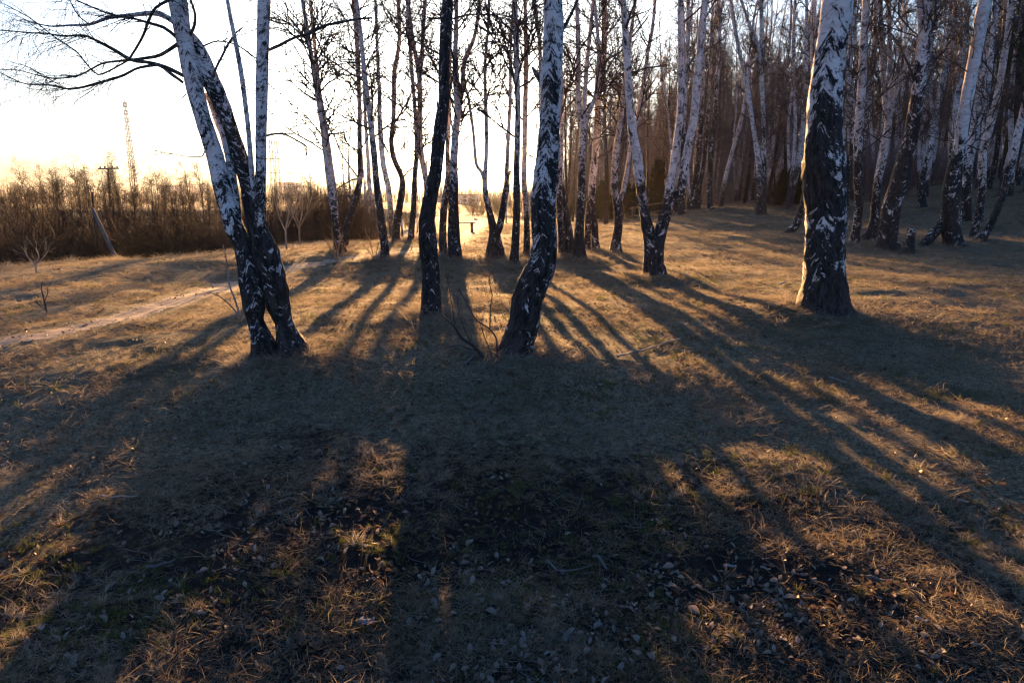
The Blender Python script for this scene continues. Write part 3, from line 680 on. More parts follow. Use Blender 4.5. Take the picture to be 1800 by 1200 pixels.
def zone(px, d, a=60, b=90):
    Z = [(640, 'left of the dark leaning middle birch'), (760, 'behind the middle row left of the sun'), (900, 'in the gap right of the sun'), (1000, 'behind the S-bent birch'), (1090, 'left of the low-forking birch'), (1150, 'behind the low-forking birch'), (1240, 'right of the low-forking birch'), (1320, 'in line with the raised dead fork'),
         (1410, 'left of the thickest birch'), (1500, 'behind the thickest birch'), (1570, 'behind the parallel white stems'), (1640, 'behind the massive mottled birch'), (1720, 'behind the smooth bright leaning birch'), (1800, 'near the right edge')]
    w = next((t for x, t in Z if px < x), 'beyond the right edge')
    return w+(', in the front rows' if d < a else ', midway back' if d < b else ', deepest in')
def gzone(px, d):
    Z = [(50, 'at the far left edge'), (110, 'above the small dark sapling'), (165, 'left of the leaning timber pole'), (215, 'beside the leaning timber pole'), (260, 'under the lattice mast'), (320, 'below the faint skyline blocks'), (400, 'just left of the leaning white trunks'), (470, 'behind the many-stemmed birch'), (540, 'by the white young birches'), (600, 'left of the grey forked birch')]
    return next((t for x, t in Z if px < x), 'behind the middle row')+(', near the brink' if d < 42 else ', farther back')
# ------------------------------------------------------------------ background birch variants
G_FAR = 'birches massed in the far wood'
def variant(kind, seed, cm=None):
    global rng
    rng = np.random.default_rng(100+seed)
    root = empty({'birch': 'birch_tree', 'alder': 'bare_tree', 'bush': 'bare_bush'}[kind], (0, 0, -100))
    tb = Tubes()
    if kind == 'birch':
        Ht = 15+rng.uniform(0, 5); ns = 1 if seed % 3 else 2
        for s in range(ns):
            n_ = 26; z = np.linspace(-.4, Ht*(1-.15*s), n_); lx, ly = rng.normal(0, .05, 2)
            C = np.stack([lx*z+.18*np.sin(z*.5+seed)+s*.25*(1+z*.08), ly*z+.14*np.sin(z*.63+seed*2), z], -1)
            R = (.13-.02*s)*(1-(z.clip(0)/z[-1])**1.1)*rng.uniform(.85, 1.2)+.012
            hd = rng.uniform(.8, 2.4)
            obj('trunk', stem_mesh('trunk', C, R, .30+.5*(1-sstep(hd*.4, hd*1.3, z)), M['bark_far'], (0, 0, 0), 8, seed=seed*2.2+s, flare=.2), root)
            branches(C, R, 0, 2.8, 34, 3.0, tb, per1=6, per2=3, seed=seed, sides=3, rsc=1.5, tr=2.6)
        obj('crown', tb.mesh('crown', M['twig']), root)
    elif kind == 'alder':
        Ht = 7.5+rng.uniform(0, 3); root['ht'] = Ht
        n_ = 16; z = np.linspace(-.4, Ht, n_); lx, ly = rng.normal(0, .03, 2)
        C = np.stack([lx*z+.1*np.sin(z*.7+seed), ly*z+.1*np.sin(z*.5+seed), z], -1); R = .095*(1-z.clip(0)/Ht)+.014
        tk = Tubes(); tk.add(C[None], R[None], 7); obj('trunk', tk.mesh('trunk', M['alder']), root)
        branches(C, R, 0, 1.2, 46, 2.2, tb, per1=9, per2=5, seed=seed, sides=3, rsc=1.3, tr=1.7, ang=(.3, 1.0), ups=.6, shrink=.35)
        obj('crown', tb.mesh('crown', cm or (M['alder'] if seed % 2 else M['brush'])), root)
    else:
        N = 26; S = np.stack([rng.normal(0, .35, N), rng.normal(0, .35, N), np.full(N, -.1)], -1); az = rng.uniform(0, 6.28, N); inc = rng.uniform(.05, .7, N)
        D = np.stack([np.cos(az)*np.sin(inc), np.sin(az)*np.sin(inc), np.cos(inc)], -1); L = rng.uniform(1.2, 3.2, N)
        P, R = grow(S, D, L, rng.uniform(.008, .02, N), 6, up=.2, jit=.12)
        ts = Tubes(); ts.add(P, R, 4); obj('stem', ts.mesh('stem', cm or M['brush']), root)
        s1, d1, r1, t1, i1 = kids(P, R, 19, .1, 1., .6); P1, R1 = grow(s1, d1, L[i1]*rng.uniform(.15, .4, len(i1)), np.full(len(i1), .009), 3, up=.2, jit=.15); tb.add(P1, R1, 3)
        s2, d2, r2, t2, i2 = kids(P1, R1, 4, .2, 1., .6); P2, R2 = grow(s2, d2, rng.uniform(.1, .4, len(i2)), np.full(len(i2), .0065), 2, up=.2, jit=.2, taper=.4); tb.add(P2, R2, 3)
        obj('twigs', tb.mesh('twigs', cm or M['brush']), root)
    rng = np.random.default_rng(1000+seed); return root
def place(root, x, y, s=1., rz=None, used=set(), sink=0.0, **k):
    o = root if root.name not in used else copy_tree(root)
    used.add(root.name)
    o.location = (x, y, hz(x, y)-sink); o.rotation_euler = (0, 0, random.uniform(0, 6.28) if rz is None else rz); o.scale = (s, s, s*random.uniform(.92, 1.1))
    tag(o, **k); return o
bv = [variant('birch', i) for i in range(8)]
FARK = dict(label='slender birch in the dense far wood, one of many pale trunks', cat='birch tree', group=G_FAR)
used_xy = [(t['P'][0], t['P'][1]) for t in TREES]; cnt = 0; tries = 0
while cnt < 285 and tries < 20000:
    tries += 1
    px = random.uniform(1010, 1960); d = 36+random.random()**1.25*105
    if px < 1170 and d < 62+(1170-px)*.25: continue
    if d < 44 and px < 1300: continue
    x = (px-900)/F*d*1.0; y = d
    if min((x-a)**2+(y-b)**2 for a, b in used_xy) < 1.6**2: continue
    used_xy.append((x, y)); FARK['label'] = ('twin-stemmed' if cnt % 8 in (0, 3, 6) else 'slender')+' far birch '+zone(px, d); place(bv[cnt % 8], x, y, random.uniform(.8, 1.15), **FARK); cnt += 1
MIDK = dict(label='thin birch far off in the gap beyond the middle row', cat='birch tree', group='thin far birches in the gap')
for px, d in [(640,52),(615,44),(706,48),(765,58),(660,75),(560,60),(940,62),(965,75),(990,58),(1012,66),(930,90),(890,85),(905,110),(780,90),(735,95)]:
    MIDK['label'] = 'thin small far birch '+zone(px, d, 56, 80); x = (px-900)/F*d; place(bv[(px+int(d)) % 8], x, d, random.uniform(.45, .75), **MIDK)
for x, y in [(-9,-7),(7,-9),(15,-4),(-18,-14),(22,3),(26,12),(2,-16),(18,-15),(30,-2),(20,9)]:
    place(bv[(x+y) % 8], x, y, 1, label='birch behind the viewpoint', cat='birch tree', group='birches around the viewpoint')
# gully trees
av = [variant('alder', 20+i) for i in range(6)]; gbv = [variant('bush', 80+i, M['wood_twig']) for i in range(3)]; wv = [variant('alder', 60+i, M['wood_twig']) for i in range(4)]; buv = [variant('bush', 40+i) for i in range(5)]
GALD = dict(cat='bare tree', group='bare trees along the gully')
random.seed(7); k = 0
tall = {110:308, 140:290, 155:306, 165:312, 190:294, 205:300, 232:312, 268:314, 90:318, 345:318, 8:345, 21:342, 34:338, 47:335}
for px in list(range(4, 640, 8)):
    d = random.uniform(36, 50) if px < 420 else random.uniform(40, 70)
    if 175 < px < 235: d = random.uniform(38, 44)
    q = px+random.uniform(-5, 5); ty = random.uniform(300, 352) if px > 60 else 342
    for c_, v_ in tall.items():
        if abs(px-c_) < 5: ty = v_
    if px > 420: ty = random.uniform(325, 352)
    x = (q-900)/F*d; s = (PT(q, ty, d)[0][2]-hz(x, d))/av[k % 6]['ht']
    lab = 'bare dark tree in the row along the gully' if px < 400 else 'low bare brown tree behind the left birch'
    o = place(av[k % 6], x, d, s, **GALD, label='bare '+('dark' if (k % 6) % 2 else 'brown')+' gully tree '+gzone(q, d)); k += 1
for i in range(230):
    px = random.uniform(-60, 640); d = random.uniform(29, 60) if px < 400 else random.uniform(32, 75)
    if 180 < px < 232 and d > 36: continue
    place(buv[i % 5], (px-900)/F*d, d, random.uniform(.8, 1.5), label='tangled bare brown bush '+gzone(px, d), cat='bush', group='bare bushes in the gully')
for i, (px, d, s) in enumerate([(800,150,1.6),(845,140,1.5),(870,155,1.7),(830,175,1.9),(905,120,1.5),(925,100,1.3),(760,130,1.5),(720,110,1.2),(690,95,1.2),(660,80,1.1),(960,88,1.3),(985,80,1.4),(1010,75,1.3),(1030,80,1.5),(880,130,1.4),(945,130,1.9),(1000,110,2),(1050,95,2)]):
    place(buv[i % 5], (px-900)/F*d, d, s, label='hazy brown bush '+zone(px, d, 100, 140), cat='bush', group='far bushes around the clearing')

# pale saplings in the brush
def sapling(name, label, cat, base, stems, mat, group=None, ntw=8, tl=.25, tr=.0016, d=None, tm=None):
    D = d or hit(*base); p, _ = PT(*base, D); b = np.array([p[0], D, hz(p[0], D)]); root = empty(name, b, label=label, cat=cat, group=group)
    tb = Tubes()
    for j, pts in enumerate(stems):
        C, R, _py = trace(pts, D, dd=random.uniform(-.3, .3), step=.05)
        ts = Tubes(); ts.add(C[None], R[None], 5); obj('stem', ts.mesh('stem', mat, b), root)
        Pp = C[None, ::max(1, len(C)//10)]; Rr = R[None, ::max(1, len(C)//10)]
        if Pp.shape[1] < 3: continue
        s1, d1, r1, t1, i1 = kids(Pp, Rr, ntw, .3, 1., .6, upb=.3); L1 = rng.uniform(.4, 1.2, len(i1))*tl
        P1, R1 = grow(s1, d1, L1, np.full(len(i1), tr), 4, up=.2, jit=.14, taper=.5); tb.add(P1, R1, 3)
        s2, d2, r2, t2, i2 = kids(P1, R1, 3, .2, 1., .6); P2, R2 = grow(s2, d2, L1[i2]*.4, np.full(len(i2), tr*.7), 2, jit=.2, taper=.4); tb.add(P2, R2, 3)
    if tb.n: obj('twigs', tb.mesh('twigs', tm or mat, b), root)
    return root
sapling('bare_sapling', 'bare spindly sapling growing at the left foot of the S-bent birch', 'sapling', (858,632), [
  [(858,636,7),(845,622,6.5),(833,608,6),(812,594,5),(798,573,3.5),(777,554,2)], [(874,630,4),(873,610,3.6),(872,594,3.2),(860,577,3),(837,562,2.4),(823,537,2),(808,510,1.2)],
  [(861,577,2.4),(862,542,2.2),(865,517,1.8),(860,496,1.4),(863,478,1)], [(800,572,2.2),(795,540,1.8),(791,517,1.6),(783,473,1)],
  [(866,628,3),(858,608,2.4),(852,594,2),(846,575,1.2)], [(840,616,3),(826,614,2.4),(806,606,2),(780,612,1.3)], [(829,604,2),(815,575,1.6),(806,545,1.4),(803,520,1)]], M['twig'], ntw=9, tl=.22, tr=.0014)
sapling('bare_sapling', 'pale thin sapling leaning against the far side of the left many-stemmed birch', 'sapling', (422,560), [
  [(423,560,4),(413,527,3.4),(403,500,3),(398,460,2.4),(392,430,1.6)], [(420,556,3),(408,540,2.4),(385,520,2),(368,514,1.3)], [(424,558,3),(430,520,2.4),(436,480,2)]], M['pale'], ntw=7, tl=.3, tm=M['twig'])
sapling('bare_sapling', 'small dark bare sapling alone in the sunlit grass at the far left', 'sapling', (84,554), [
  [(84,555,3.4),(80,540,3),(77,525,2.6),(73,507,1.8),(74,495,1.2)], [(82,546,2),(70,537,1.6),(62,528,1)], [(78,530,2),(84,515,1.4),(83,505,1)]], M['twig'], ntw=9, tl=.22)
for k_, (bx, by, lab) in enumerate([(504,440,'white-stemmed young birch, left of two against the brown brush'),(528,436,'white-stemmed young birch, right of two against the brown brush'),(65,480,'pale bare sapling on the left bank, left of the leaning pole')]):
    h_ = 100 if k_ < 2 else 44
    sapling('young_birch', lab, 'young tree', (bx, by), [
      [(bx,by+2,3.6),(bx-2,by-h_*.35,3),(bx+3,by-h_*.65,2.4),(bx-2,by-h_,1.4)], [(bx-1,by-h_*.3,2.4),(bx-14,by-h_*.6,1.8),(bx-22,by-h_*.9,1.1)], [(bx+1,by-h_*.4,2.2),(bx+12,by-h_*.65,1.6),(bx+20,by-h_*.9,1)]],
      M['pale'], ntw=8, tl=.9 if k_ < 2 else .4, tr=.0035 if k_ < 2 else .002, tm=M['pale'])
for k_, (bx, by, hh, lab) in enumerate([(590,458,60,'brittle dry weed stalks in front of the grey forked birch'),(597,462,40,'short pale dry stalks beside the grass in front of the leaning black birch'),(657,455,38,'dry stalks next to the dark leaning birch left of the sun'),(775,452,44,'pale dead stick leaning at the foot of the slim dark trunk')]):
    sapling('dry_weed', lab, 'dry weed', (bx, by), [[(bx,by,1.8),(bx-4,by-hh*.5,1.6),(bx-8,by-hh,1)],[(bx+2,by,1.6),(bx+6,by-hh*.4,1.3),(bx+9,by-hh*.8,.9)],[(bx,by,1.5),(bx-10,by-hh*.4,1.2),(bx-17,by-hh*.6,.9)]], M['straw'] if k_ < 3 else M['pale'], ntw=6, tl=.35, tr=.003)

# ------------------------------------------------------------------ broken stump
D = hit(1599, 446); p, _ = PT(1599, 446, D); b = np.array([p[0], D, hz(p[0], D)])
root = empty('tree_stump', b, label='broken birch stump with a jagged top, left of the smooth bright leaning birch', cat='stump')
C, R, _p = trace([(1597,452,22),(1598,435,17),(1601,418,14),(1602,403,11),(1603,400,3)], D, step=.04)
obj('trunk', stem_mesh('trunk', C, R, np.linspace(1, .45, len(C)), M['bark'], b, 16, rough=.05, flare=.2, seed=77, cap=True), root)
C, R, _p = trace([(1596,436,7),(1590,430,6),(1588,424,3)], D-.05, step=.04)
obj('branch_stub', stem_mesh('branch_stub', C, R, np.full(len(C), .5), M['limb'], b, 8, seed=7, cap=True), root)

# ------------------------------------------------------------------ conifers
def needles(P, sz, per=26):
    N = len(P); idx = np.repeat(np.arange(N), per); d = nrm(rng.normal(0, 1, (len(idx), 3))); c = P[idx]+d*sz*rng.uniform(0, .5, len(idx))[:, None]
    u = nrm(np.cross(d, rng.normal(0, 1, d.shape))); L = sz*rng.uniform(.5, 1., len(idx))[:, None]; w = sz*.07
    V = np.stack([c-u*w, c+u*w, c+d*L+u*w*.3, c+d*L-u*w*.3], 1).reshape(-1, 3); return V, np.arange(len(V)).reshape(-1, 4)
def spruce(name, h, mode):
    root = empty(name, (0, 0, -100)); tk = Tubes()
    z = np.linspace(-.2, h, 12); C = np.stack([.02*np.sin(z), .02*np.cos(z), z], -1); rb = .022*h if mode == 'pine' else .012*h+.01
    tk.add(C[None], (rb*(1-z.clip(0)/h*.9))[None], 8); obj('trunk', tk.mesh('trunk', M['pinebark']), root)
    if mode == 'pine': nb, lo, Lm, sz, per = 110, .30, 3.0, .42, 30
    else: nb, lo, Lm, sz, per = 70, .04, h*.34, .13, 16
    f = rng.uniform(lo, 1, nb); az = np.arange(nb)*2.4; S = np.stack([0*f, 0*f, f*h], -1)
    D = np.stack([np.cos(az), np.sin(az), np.full(nb, .15)+rng.normal(0, .15, nb)], -1)
    L = Lm*(1-(f-lo)/(1-lo)*.85)*rng.uniform(.6, 1.1, nb)
    P, R = grow(S, D, L, np.full(nb, .03 if mode == 'pine' else .008), 5, up=.1, jit=.1); tb = Tubes(); tb.add(P, R, 3)
    s1, d1, r1, t1, i1 = kids(P, R, 7, .25, 1., .8, flat=.5); P1, R1 = grow(s1, d1, L[i1]*.28, np.full(len(i1), .012 if mode == 'pine' else .004), 3); tb.add(P1, R1, 3)
    obj('branch', tb.mesh('branch', M['pinebark']), root)
    V, Fq = needles(P1[:, 1:].reshape(-1, 3), sz, per if mode != 'pine' else 14); obj('crown', mk_mesh('crown', V, Fq, M['needle'], False), root)
    return root
rng = np.random.default_rng(5)
sv = [spruce('young_spruce', 2.2, 's'), spruce('young_spruce', 1.7, 's')]; pv_ = [spruce('pine_tree', 17, 'pine')]
for i, (px, py, s, lab) in enumerate([(1056,388,1.0,'small dark spruce behind the arching white birch'),(1068,388,.8,'small spruce crowding against its neighbour near the bulging-foot birch'),(1098,385,.9,'small spruce right of the bulging-foot birch'),
    (1115,382,1.1,'bushy young spruce behind the low-forking birch'),(1150,378,1.2,'taller young spruce between the forks of the low-forking birch'),(1160,378,.8,'low young spruce near the pole railing'),
    (1365,362,.9,'young spruce left of the slanting black trunk'),(1380,362,1.1,'wide young spruce in the shade left of the thickest birch'),(1398,362,.9,'young spruce touching the left edge of the thickest birch'),
    (653,420,.7,'tiny green spruce behind the dark leaning birch'),(645,424,.5,'smallest green spruce in the middle row grass'),(752,415,.6,'little spruce beside the kinked black birch')]):
    d = hit(px, py); d = min(d, 60); place(sv[i % 2], (px-900)/F*d, d, s*d/38, label=lab, cat='spruce', group='young spruces under the birches')
for i, (px, d, lab) in enumerate([(1790,40,'big dark pine at the top right corner, nearest of the pines'),(1835,34,'dark pine just cut off by the right edge'),(1742,56,'tall pine behind the leaning white birches'),(1680,66,'pine behind the dividing birch on the slope'),(1815,55,'pine in the black mass behind the corner pine')]):
    place(pv_[0], (px-900)/F*d, d, [1, 1, .95, .75, 1.05][i], label=lab, cat='pine tree', group='dark pines on the right')

# ------------------------------------------------------------------ poles, railing, bench, person, buildings
d = 27.0
def WP(px, py, dd): return PT(px, py, dd)[0]
b = WP(214, 470, d); b[2] = hz(b[0], b[1]); root = empty('utility_pole', b, label='old leaning timber utility pole with a brace, in front of the gully trees', cat='utility pole')
g = Geo(); g.bar(WP(213,474,d)-b, WP(162,366,d)-b, .095, 10, .06); obj('brace', g.mesh('brace', M['greywood'], True), root)
g = Geo(); g.bar(WP(176,474,d+.5)-b, WP(162,338,d+.3)-b, .05, 10, .045); obj('pole', g.mesh('pole', M['alder'], True), root)
g = Geo(); g.bar(WP(204,452,d-.1)-b, WP(202,448,d-.1)-b, .11, 10); obj('binding', g.mesh('binding', M['steel']), root)
d = 75; b = WP(190, 380, d); b[2] = hz(b[0], b[1]); root = empty('utility_pole', b, label='dark pole with a crossarm rising above the gully treetops', cat='utility pole')
g = Geo(); g.bar((0,0,0), WP(190,297,d)-b, .09, 8, .07); obj('pole', g.mesh('pole', M['alder'], True), root)
g = Geo(); g.bar(WP(173,297,d)-b, WP(209,296,d)-b, .08, 6); obj('crossarm', g.mesh('crossarm', M['alder']), root)
for q in (176,184,198,206):
    g = Geo(); g.bar(WP(q,297,d)-b, WP(q,292,d)-b, .06, 6); obj('insulator', g.mesh('insulator', M['alder']), root)
def tower(px, ytop, ybase, d, label, wb, wt, arms=()):
    b = WP(px, ybase, d); b[2] = hz(b[0], b[1]); top = WP(px, ytop, d)[2]-b[2]
    root = empty('lattice_tower', b, label=label, cat='tower'); g = Geo(); N = 14
    c = lambda s_, k: np.array([s_[0]*(wb+(wt-wb)*k/N)/2, s_[1]*(wb+(wt-wb)*k/N)/2, top*k/N]); cs = [(-1,-1),(1,-1),(1,1),(-1,1)]
    for s_ in cs: g.bar(c(s_, 0), c(s_, N), .14, 4)
    obj('mast', g.mesh('mast', M['steel']), root); g = Geo()
    for k in range(N):
        for i in range(4):
            g.bar(c(cs[i], k), c(cs[(i+1) % 4], k+1), .07, 3); g.bar(c(cs[(i+1) % 4], k), c(cs[i], k+1), .07, 3); g.bar(c(cs[i], k+1), c(cs[(i+1) % 4], k+1), .07, 3)
    obj('lattice', g.mesh('lattice', M['steel']), root)
    for f, w in arms:
        g = Geo(); g.bar((-w/2, 0, top*f), (w/2, 0, top*f), .12, 4); obj('crossarm', g.mesh('crossarm', M['steel']), root)
tower(238, 178, 350, 300, 'tall thin lattice mast standing beyond the gully trees', 2.2, .9)
tower(482, 246, 345, 330, 'power pylon with crossarms, left one beside the left birch', 2.4, 1.0, ((.72,14),(.5,18)))
tower(491, 248, 345, 345, 'power pylon with crossarms, right one beyond the brown brush', 2.4, 1.0, ((.72,12),(.5,16)))
# railing
A_ = WP(1112, 367, 44); B_ = WP(1166, 362, 46)
zz = hz(A_[0], A_[1]); b = np.array([A_[0], A_[1], zz]); root = empty('pole_railing', b, label='low yellowish timber pole railing behind the low-forking birch', cat='fence')
for zr in (.45, .95):
    g = Geo(); g.bar((-.2, 0, zr), (B_[0]-A_[0]+.2, B_[1]-A_[1], zr+hz(B_[0], B_[1])-zz), .05, 7); obj('rail', g.mesh('rail', M['wood'], True), root)
for f in (0, .5, 1):
    x = (B_[0]-A_[0])*f; y = (B_[1]-A_[1])*f; zl = hz(A_[0]+x, A_[1]+y)-zz
    g = Geo(); g.bar((x, y+.09, zl-.2), (x, y+.09, zl+1.1), .055, 7); obj('post', g.mesh('post', M['wood'], True), root)
# bench
dd = hit(818, 409); dd = min(dd, 48); x = (818-900)/F*dd; b = np.array([x, dd, hz(x, dd)]); root = empty('park_bench', b, label='simple backless plank bench out on the sunlit clearing', cat='bench')
g = Geo(); g.box((0, .1, .46), (1.0, .16, .05)); obj('seat_plank', g.mesh('seat_plank', M['wood']), root)
g = Geo(); g.box((0, -.1, .46), (1.0, .16, .05)); obj('seat_plank', g.mesh('seat_plank', M['wood']), root)
for q in (-.33, .33):
    g = Geo(); g.box((q, 0, .16), (.12, .32, .54)); obj('leg', g.mesh('leg', M['wood']), root)
# person
dd = 125.; x = (833-900)/F*dd; b = np.array([x, dd, hz(x, dd)]); root = empty('person', b, label='distant walker in a red jacket and dark trousers far down the clearing', cat='person')
def skin(name, vs, es, rs, mat, sub=1):
    me = bpy.data.meshes.new(name); me.from_pydata(vs, es, []); me.materials.append(mat)
    o = obj(name, me, root); md = o.modifiers.new('skin', 'SKIN'); l = me.skin_vertices[0].data
    for v, r in zip(l, rs): v.radius = (r, r)
    l[0].use_root = True; s_ = o.modifiers.new('sub', 'SUBSURF'); s_.levels = s_.render_levels = sub; return o
skin('body', [(0,0,.95),(0,0,1.2),(0,0,1.42),(0,0,1.52),(0,-.01,1.62),(0,-.01,1.74),(-.2,0,1.4),(-.27,.05,1.12),(-.25,-.1,.88),(.2,0,1.4),(.27,-.03,1.12),(.25,.1,.88),(-.1,0,.9),(-.11,-.15,.5),(-.12,-.12,.06),(-.12,-.26,.03),(.1,0,.9),(.11,.12,.5),(.12,.32,.1),(.12,.22,.03)],
     [(0,1),(1,2),(2,3),(3,4),(4,5),(2,6),(6,7),(7,8),(2,9),(9,10),(10,11),(0,12),(12,13),(13,14),(14,15),(0,16),(16,17),(17,18),(18,19)],
     [.15,.15,.16,.06,.10,.09,.06,.05,.04,.06,.05,.04,.1,.075,.05,.04,.1,.075,.05,.04], M['trousers'])
skin('jacket', [(0,0,.88),(0,0,1.15),(0,0,1.42),(0,0,1.5),(-.21,0,1.42),(-.28,.05,1.12),(-.26,-.08,.92),(.21,0,1.42),(.28,-.03,1.12),(.26,.08,.92)],
     [(0,1),(1,2),(2,3),(2,4),(4,5),(5,6),(2,7),(7,8),(8,9)], [.18,.18,.19,.1,.08,.07,.06,.08,.07,.06], M['jacket'])
skin('head', [(0,-.01,1.55),(0,-.01,1.66),(0,0,1.73)], [(0,1),(1,2)], [.06,.11,.09], M['skin'])
# buildings
def block(px, pyt, d, w, dep, fl, label, col='wall'):
    b = WP(px, 355, d); b[2] = hz(b[0], b[1]); top = WP(px, pyt, d)[2]-b[2]; top = max(top, 4)
    root = empty('apartment_building', b, label=label, cat='building')
    g = Geo(); g.box((0, 0, top/2-1), (w, dep, top+2)); obj('wall', g.mesh('wall', M[col]), root)
    g = Geo(); g.box((0, 0, top+.4), (w+1, dep+1, .8)); obj('roof', g.mesh('roof', M['roof']), root)
    n_ = int(w/5); wm = None
    gg = Geo(); gg.box((0, 0, 0), (1.8, .12, 1.5)); wm = gg.mesh('window', M['glass'])
    for f in range(fl):
        for i in range(n_):
            o = obj('window', wm, root, ((i-(n_-1)/2)*w/n_, -dep/2-.04, (f+.55)*top/fl))
block(305, 327, 1300, 46, 16, 7, 'faint pale apartment block on the skyline, left one beside the left birch')
block(352, 324, 1340, 34, 16, 8, 'faint taller apartment block on the skyline against the left birch trunk')
block(28, 347, 1330, 60, 18, 3, 'long low hazy building at the far left horizon')
block(512, 322, 900, 26, 14, 7, 'hazy apartment block rising over the brown brush')
block(645, 345, 330, 12, 9, 3, 'small white building seen between the left middle birches')
block(797, 346, 420, 30, 12, 2, 'low pale building at the end of the clearing')
random.seed(31)
for i in range(64):
    px = random.uniform(985, 1420); d = random.uniform(62, 115); ty = 330-(px-985)*.62+random.uniform(-18, 30) if px < 1180 else random.uniform(120, 215)
    x = (px-900)/F*d; zs = max(6.0, PT(px, ty, d)[0][2]-hz(x, d)); sc = min(2.0, zs/wv[i % 4]['ht'])
    place(wv[i % 4], x, d, sc, label='tall brown-crowned bare tree '+zone(px, d, 80, 100), cat='bare tree', group='brown bare trees behind the middle birches')
for i in range(46):
    px = random.uniform(975, 1370); d = random.uniform(44, 78); x = (px-900)/F*d
    if min((x-a)**2+(y-b)**2 for a, b in used_xy for y in (d,)) < 1.3: continue
    place(wv[i % 4], x, d, random.uniform(.95, 1.5), label='lower bare brown tree '+zone(px, d, 56, 70), cat='bare tree', group='brown bare trees at the wood edge')
# the depth of the wood on the right: too many to count
def deep_wood():
    global rng
    src = []
    for v in range(3):
        rng = np.random.default_rng(300+v); Ht = 16+v; z = np.linspace(-.4, Ht, 14); C = np.stack([.15*np.sin(z*.4+v), .1*np.cos(z*.5), z], -1); R = .14*(1-z.clip(0)/Ht)+.018
        tk = Tubes(); tk.add(C[None], R[None], 6); n1 = len(tk.F[0]); tb = Tubes(); branches(C, R, 0, 2.0, 46, 3.0, tb, per1=6, per2=2, seed=v, sides=3, rsc=1.7, tr=3.2)
        V = np.concatenate(tk.V+tb.V); Fq = np.concatenate(tk.F+[f+tk.n for f in tb.F]); me = mk_mesh('far_wood', V, Fq, M['pale_far']); me.materials.append(M['twig'])
        mi = np.ones(len(Fq), np.int32); mi[:n1] = 0; me.polygons.foreach_set('material_index', mi)
        x, y = 40+v*9, 120+v*6; src.append(obj('far_wood', me, None, (x, y, hz(x, y)), kind='stuff', label='slim trees deep in the wood', cat='wood'))
    R_ = np.random.default_rng(77); px = R_.uniform(985, 2150, 1300); d = R_.uniform(78, 240, 1300); k = px > 1000+np.maximum(0, 130-d)*2.2
    px, d = px[k], d[k]; scatter('far_wood', src, (px-900)/F*d, d, R_.uniform(.75, 1.15, len(d)), 'deep bare birch wood closing the view on the right', 'wood', tilt=.02)
for i in range(70):
    px = random.uniform(1010, 1850); d = random.uniform(48, 110)
    if px < 1200: d = random.uniform(70, 120)
    place(gbv[i % 3], (px-900)/F*d, d, random.uniform(.8, 1.5), label='leafless undergrowth bush '+zone(px, d, 70, 90), cat='bush', group='undergrowth bushes in the far wood')
# far-off wood round the horizon
def far_wood():
    R_ = np.random.default_rng(9); tb = []; F_ = []; n0 = 0
    N = 5200; a = R_.uniform(-1.0, 1.0, N)*.95; r = R_.uniform(420, 900, N); x = r*np.sin(a); y = r*np.cos(a)
    z = H(x, y); h = R_.uniform(5, 11, N)*(1+.4*vn2(a*14, a*0, 3))
    S = np.stack([x, y, z], -1); D = np.tile(np.array([0, 0, 1.]), (N, 1)); T_ = Tubes()
    global rng; P, R = grow(S, D, h, np.full(N, .22), 3, jit=.05); T_.add(P, R, 3)
    s1, d1, r1, t1, i1 = kids(P, R, 10, .15, 1., .7); P1, R1 = grow(s1, d1, h[i1]*.3, np.full(len(i1), .09), 2, up=.2, jit=.15); T_.add(P1, R1, 3)
    obj('far_wood', T_.mesh('far_wood', M['brush']), kind='stuff', label='far-off bare wood along the horizon', cat='wood')
far_wood()

# ------------------------------------------------------------------ grass, litter, leaves
def blades(N, L, W, lean, curl, spread, R_, droop=0.0):
    a = R_.uniform(0, 6.28, N); inc = np.clip(R_.normal(lean, .3, N), .05, 1.5); l = L*R_.uniform(.4, 1.15, N)
    s = R_.normal(0, spread, (N, 3)); s[:, 2] = -.004; nseg = 3
    d = np.stack([np.cos(a)*np.sin(inc), np.sin(a)*np.sin(inc), np.cos(inc)], -1); side = nrm(np.cross(d, R_.normal(0, 1, d.shape)))
    P = [s]; p = s
    for i in range(nseg):
        d = nrm(d+R_.normal(0, .12, d.shape)+np.array([0, 0, -curl])*(i+1)/nseg*1.2); p = p+d*(l/nseg)[:, None]; p[:, 2] = np.maximum(p[:, 2], .002+R_.uniform(0, .006, N)); P.append(p)
    P = np.stack(P, 1); w = W*np.array([.8, 1, .75, .12])[None, :, None]*side[:, None]
    V = np.stack([P-w, P+w], 2)       # N, nseg+1, 2, 3
    base = np.arange(N)[:, None]*(nseg+1)*2+np.arange(nseg)[None]*2
    Fq = np.stack([base, base+1, base+3, base+2], -1).reshape(-1, 4)
    return V.reshape(-1, 3), Fq
def leafmesh(seed, sz=.021):
    R_ = np.random.default_rng(seed); n_ = 5; t = np.linspace(0, 1, n_); w = np.sin(t*math.pi)**.8*(.30+.16*R_.random())*sz*1.3; w[0] = w[-1] = .0006
    z = sz*(.25*np.sin(t*3+R_.uniform(0, 3))*R_.uniform(.3, 1.2)); cup = sz*R_.uniform(.2, .9)
    V = []; 
    for i in range(n_):
        x = (t[i]-.5)*sz*1.9
        V += [(x, -w[i], z[i]+cup*w[i]/sz*1.6), (x+R_.normal(0, .001), 0, z[i]), (x, w[i], z[i]+cup*w[i]/sz*(1.0+R_.uniform(-.5, .9)))]
    Fq = [];
    for i in range(n_-1):
        for j in (0, 1): a = i*3+j; Fq.append([a, a+1, a+4, a+3])
    V = np.array(V); V[:, 2] -= V[:, 2].min(); return V, np.array(Fq)
